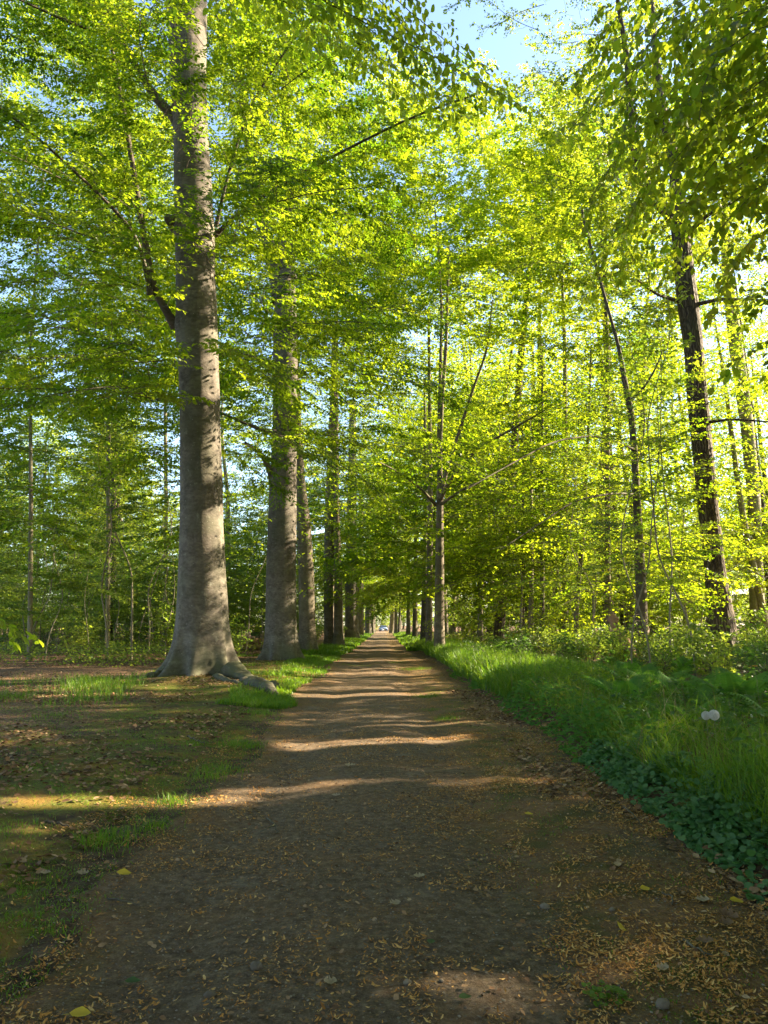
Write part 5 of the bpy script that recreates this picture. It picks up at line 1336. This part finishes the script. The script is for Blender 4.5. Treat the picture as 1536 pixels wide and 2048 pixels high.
# ------------------------------------------------------------------ gaps in the crowns: leaves and twigs removed along sunbeams to place sun patches
az_, tan_ = R(SUN_AZ), math.tan(R(SUN_EL))
UA = np.array([math.sin(az_), math.cos(az_)]); VA = np.array([UA[1], -UA[0]])
GAPS = []          # x, y, z0, z1, half width, share of leaves kept, nearest distance
def gap(x, y, z0, z1, w_, keep=.04, umin=.7): GAPS.append((x, y, z0, z1, w_, keep, umin))
def gband(x0, x1, y, w_, keep=.04): m_ = (x0 + x1) / 2; h_ = (x1 - x0) / 2 / UA[0] * tan_; gap(m_, y, -h_, h_, w_, keep, .4 - abs(x1 - x0) / 2)
gband(-5.5, -1.2, 6.3, .20); gband(-1.6, .2, 7.5, .13, .1); gband(-1.4, 1.2, 10.2, .28); gband(-.4, 1.6, 12.2, .30); gband(-7.4, -5.4, 15.3, .25)
gband(-3, 2.0, 16.9, .38); gband(.2, 2.2, 20.4, .3, .1); gband(-3, .5, 24.3, .5); gband(-1.5, 3.5, 27.2, .35, .2); gband(-3, 3.5, 33.5, 1.3)
gband(-1, 3, 41, .7, .2); gband(-3, 1, 47, 1.6); gband(-3, 3, 58, 3.2); gband(-3, 3, 76, 3); gband(-3, 3, 98, 7); gband(-3, 3, 128, 8); gband(-24, -7, 33, 3.5, .1)
zt = lambda py, Y: float(P(768, py, Y)[2])
for a_, b_, k_ in [(1235, 1160, .3), (1100, 1015, .03), (960, 850, .25), (800, 655, .12), (490, 435, .05), (370, 330, .2), (290, 190, .05), (130, 50, .1)]:
    gap(T1[0] + .3, 19.5, zt(a_, 19.5), zt(b_, 19.5), .75, k_)
for a_, b_, k_ in [(1300, 1250, .2), (1220, 1170, .2), (1100, 990, .04), (960, 900, .1), (820, 690, .06), (650, 560, .1)]:
    gap(-4.3, 31.5, zt(a_, 31.5), zt(b_, 31.5), .9, k_)
gap(-4.1, 40, zt(1200, 40), zt(1050, 40), .7, .1); gap(-4.1, 40, zt(1280, 40), zt(1240, 40), .7, .2)
gap(-3.3, 51.6, .3, 16, .9, .08); gap(-3.5, 78, .3, 14, 1.6, .1); gap(-3, 100, 0, 14, 1.6, .1); gap(-2.5, 124, 0, 14, 2, .1); gap(-1.9, 140, 0, 14, 2, .1)
gap(2.7, 36, .2, 9, .5, .06); gap(3, 43, 1, 9, .5, .2)
gap(4, 37, 2, 24, 5, .6, 6.5); gap(4, 52, 2, 24, 9, .38, 6.5); gap(3.5, 75, 2, 24, 13, .25, 6.5); gap(3, 115, 0, 22, 24, .12, 7); gap(0, 90, 4, 16, 12, .3, 2); gap(0, 130, 3, 18, 20, .2, 2)
gap(6.5, 29, .5, 10, 4.5, .3, 2.5); gap(7, 41, .5, 12, 6, .22, 2.5); gap(9, 52, .5, 13, 7, .22, 3); gap(9, 70, .5, 14, 10, .22, 3)
gap(9, 25, 2, 12, 4, .35, 4); gap(10, 34, 1, 14, 5, .3, 5); gap(12, 46, 1, 14, 6, .3, 6)
gap(2.2, 5.4, 4.2, 7.5, 1.6, .35, 3.5); gap(.6, 7.4, 5, 7.6, 1.2, .35, 2)
gap(-14, 36, 0, 9, 6, .2, 3); gap(-24, 45, 0, 10, 8, .2, 3); gap(-36, 58, 0, 12, 9, .2, 4); gap(-11, 29, 0, 5, 3, .25, 4); gap(-20, 32, 0, 7, 4, .25, 3)
def pruned(o, rg):
    me = o.data
    if me.name not in MDATA: return
    M_ = np.array(o.matrix_world)
    bb = np.array(o.bound_box) @ M_[:3, :3].T + M_[:3, 3]
    V, F, var, mats = MDATA[me.name]
    isl = me.name in LEAFV
    C = None; drop = None
    for x, y, z0, z1, w_, keep, um in GAPS:
        rel = bb[:, :2] - [x, y]; u = rel @ UA; v = rel @ VA
        if v.min() > w_ or v.max() < -w_ or u.max() < um: continue
        if bb[:, 2].min() - u.max() * tan_ > z1 or bb[:, 2].max() - u.min() * tan_ < z0: continue
        if C is None:
            c0 = V.reshape(-1, LEAFV[me.name], 3).mean(1) if isl else V[F[0]].mean(1)
            C = c0 @ M_[:3, :3].T + M_[:3, 3]
            drop = np.zeros(len(C), bool); rnd = rg.random(len(C)); jit = rg.normal(0, 1, (len(C), 2))
            if not isl: thick = np.linalg.norm(V[F[0][:, 0]] - V[F[0][:, 1]], axis=1) > .035
        rel = C[:, :2] - [x, y]; u = rel @ UA; v = rel @ VA; z = C[:, 2] - u * tan_
        sj = .06 * min(1, w_)
        drop |= (u > um) & (np.abs(v + jit[:, 0] * sj) < w_) & (z + jit[:, 1] * sj > z0) & (z < z1 + jit[:, 0] * sj) & (rnd > keep)
    if C is None: return
    if not isl: drop &= ~thick
    if drop.sum() < 5: return
    k = ~drop
    if isl:
        m = LEAFV[me.name]; n = len(C); n2 = int(k.sum())
        V2 = V.reshape(n, m, 3)[k].reshape(-1, 3)
        F2 = [(f.reshape(n, -1, f.shape[1])[0][None] + (np.arange(n2) * m)[:, None, None]).reshape(-1, f.shape[1]) for f in F]
        o.data = mesh_np('tree_crown', V2, F2, mats, var=np.asarray(var).reshape(n, m)[k].ravel())
    else:
        F2 = F[0][k]; us = np.unique(F2); mp = np.zeros(len(V), np.int32); mp[us] = np.arange(len(us))
        o.data = mesh_np('tree_branches', V[us], [mp[F2]], mats, smooth=True)
bpy.context.view_layer.update()
rg = np.random.default_rng(8); npr = 0
for o in [q for q in bpy.data.objects if q.type == 'MESH' and q.parent and q.parent.get('category') in ('tree', 'sapling')]:
    d0 = o.data; pruned(o, rg); npr += o.data is not d0
print('LEAVES', NLEAF, 'pruned', npr)
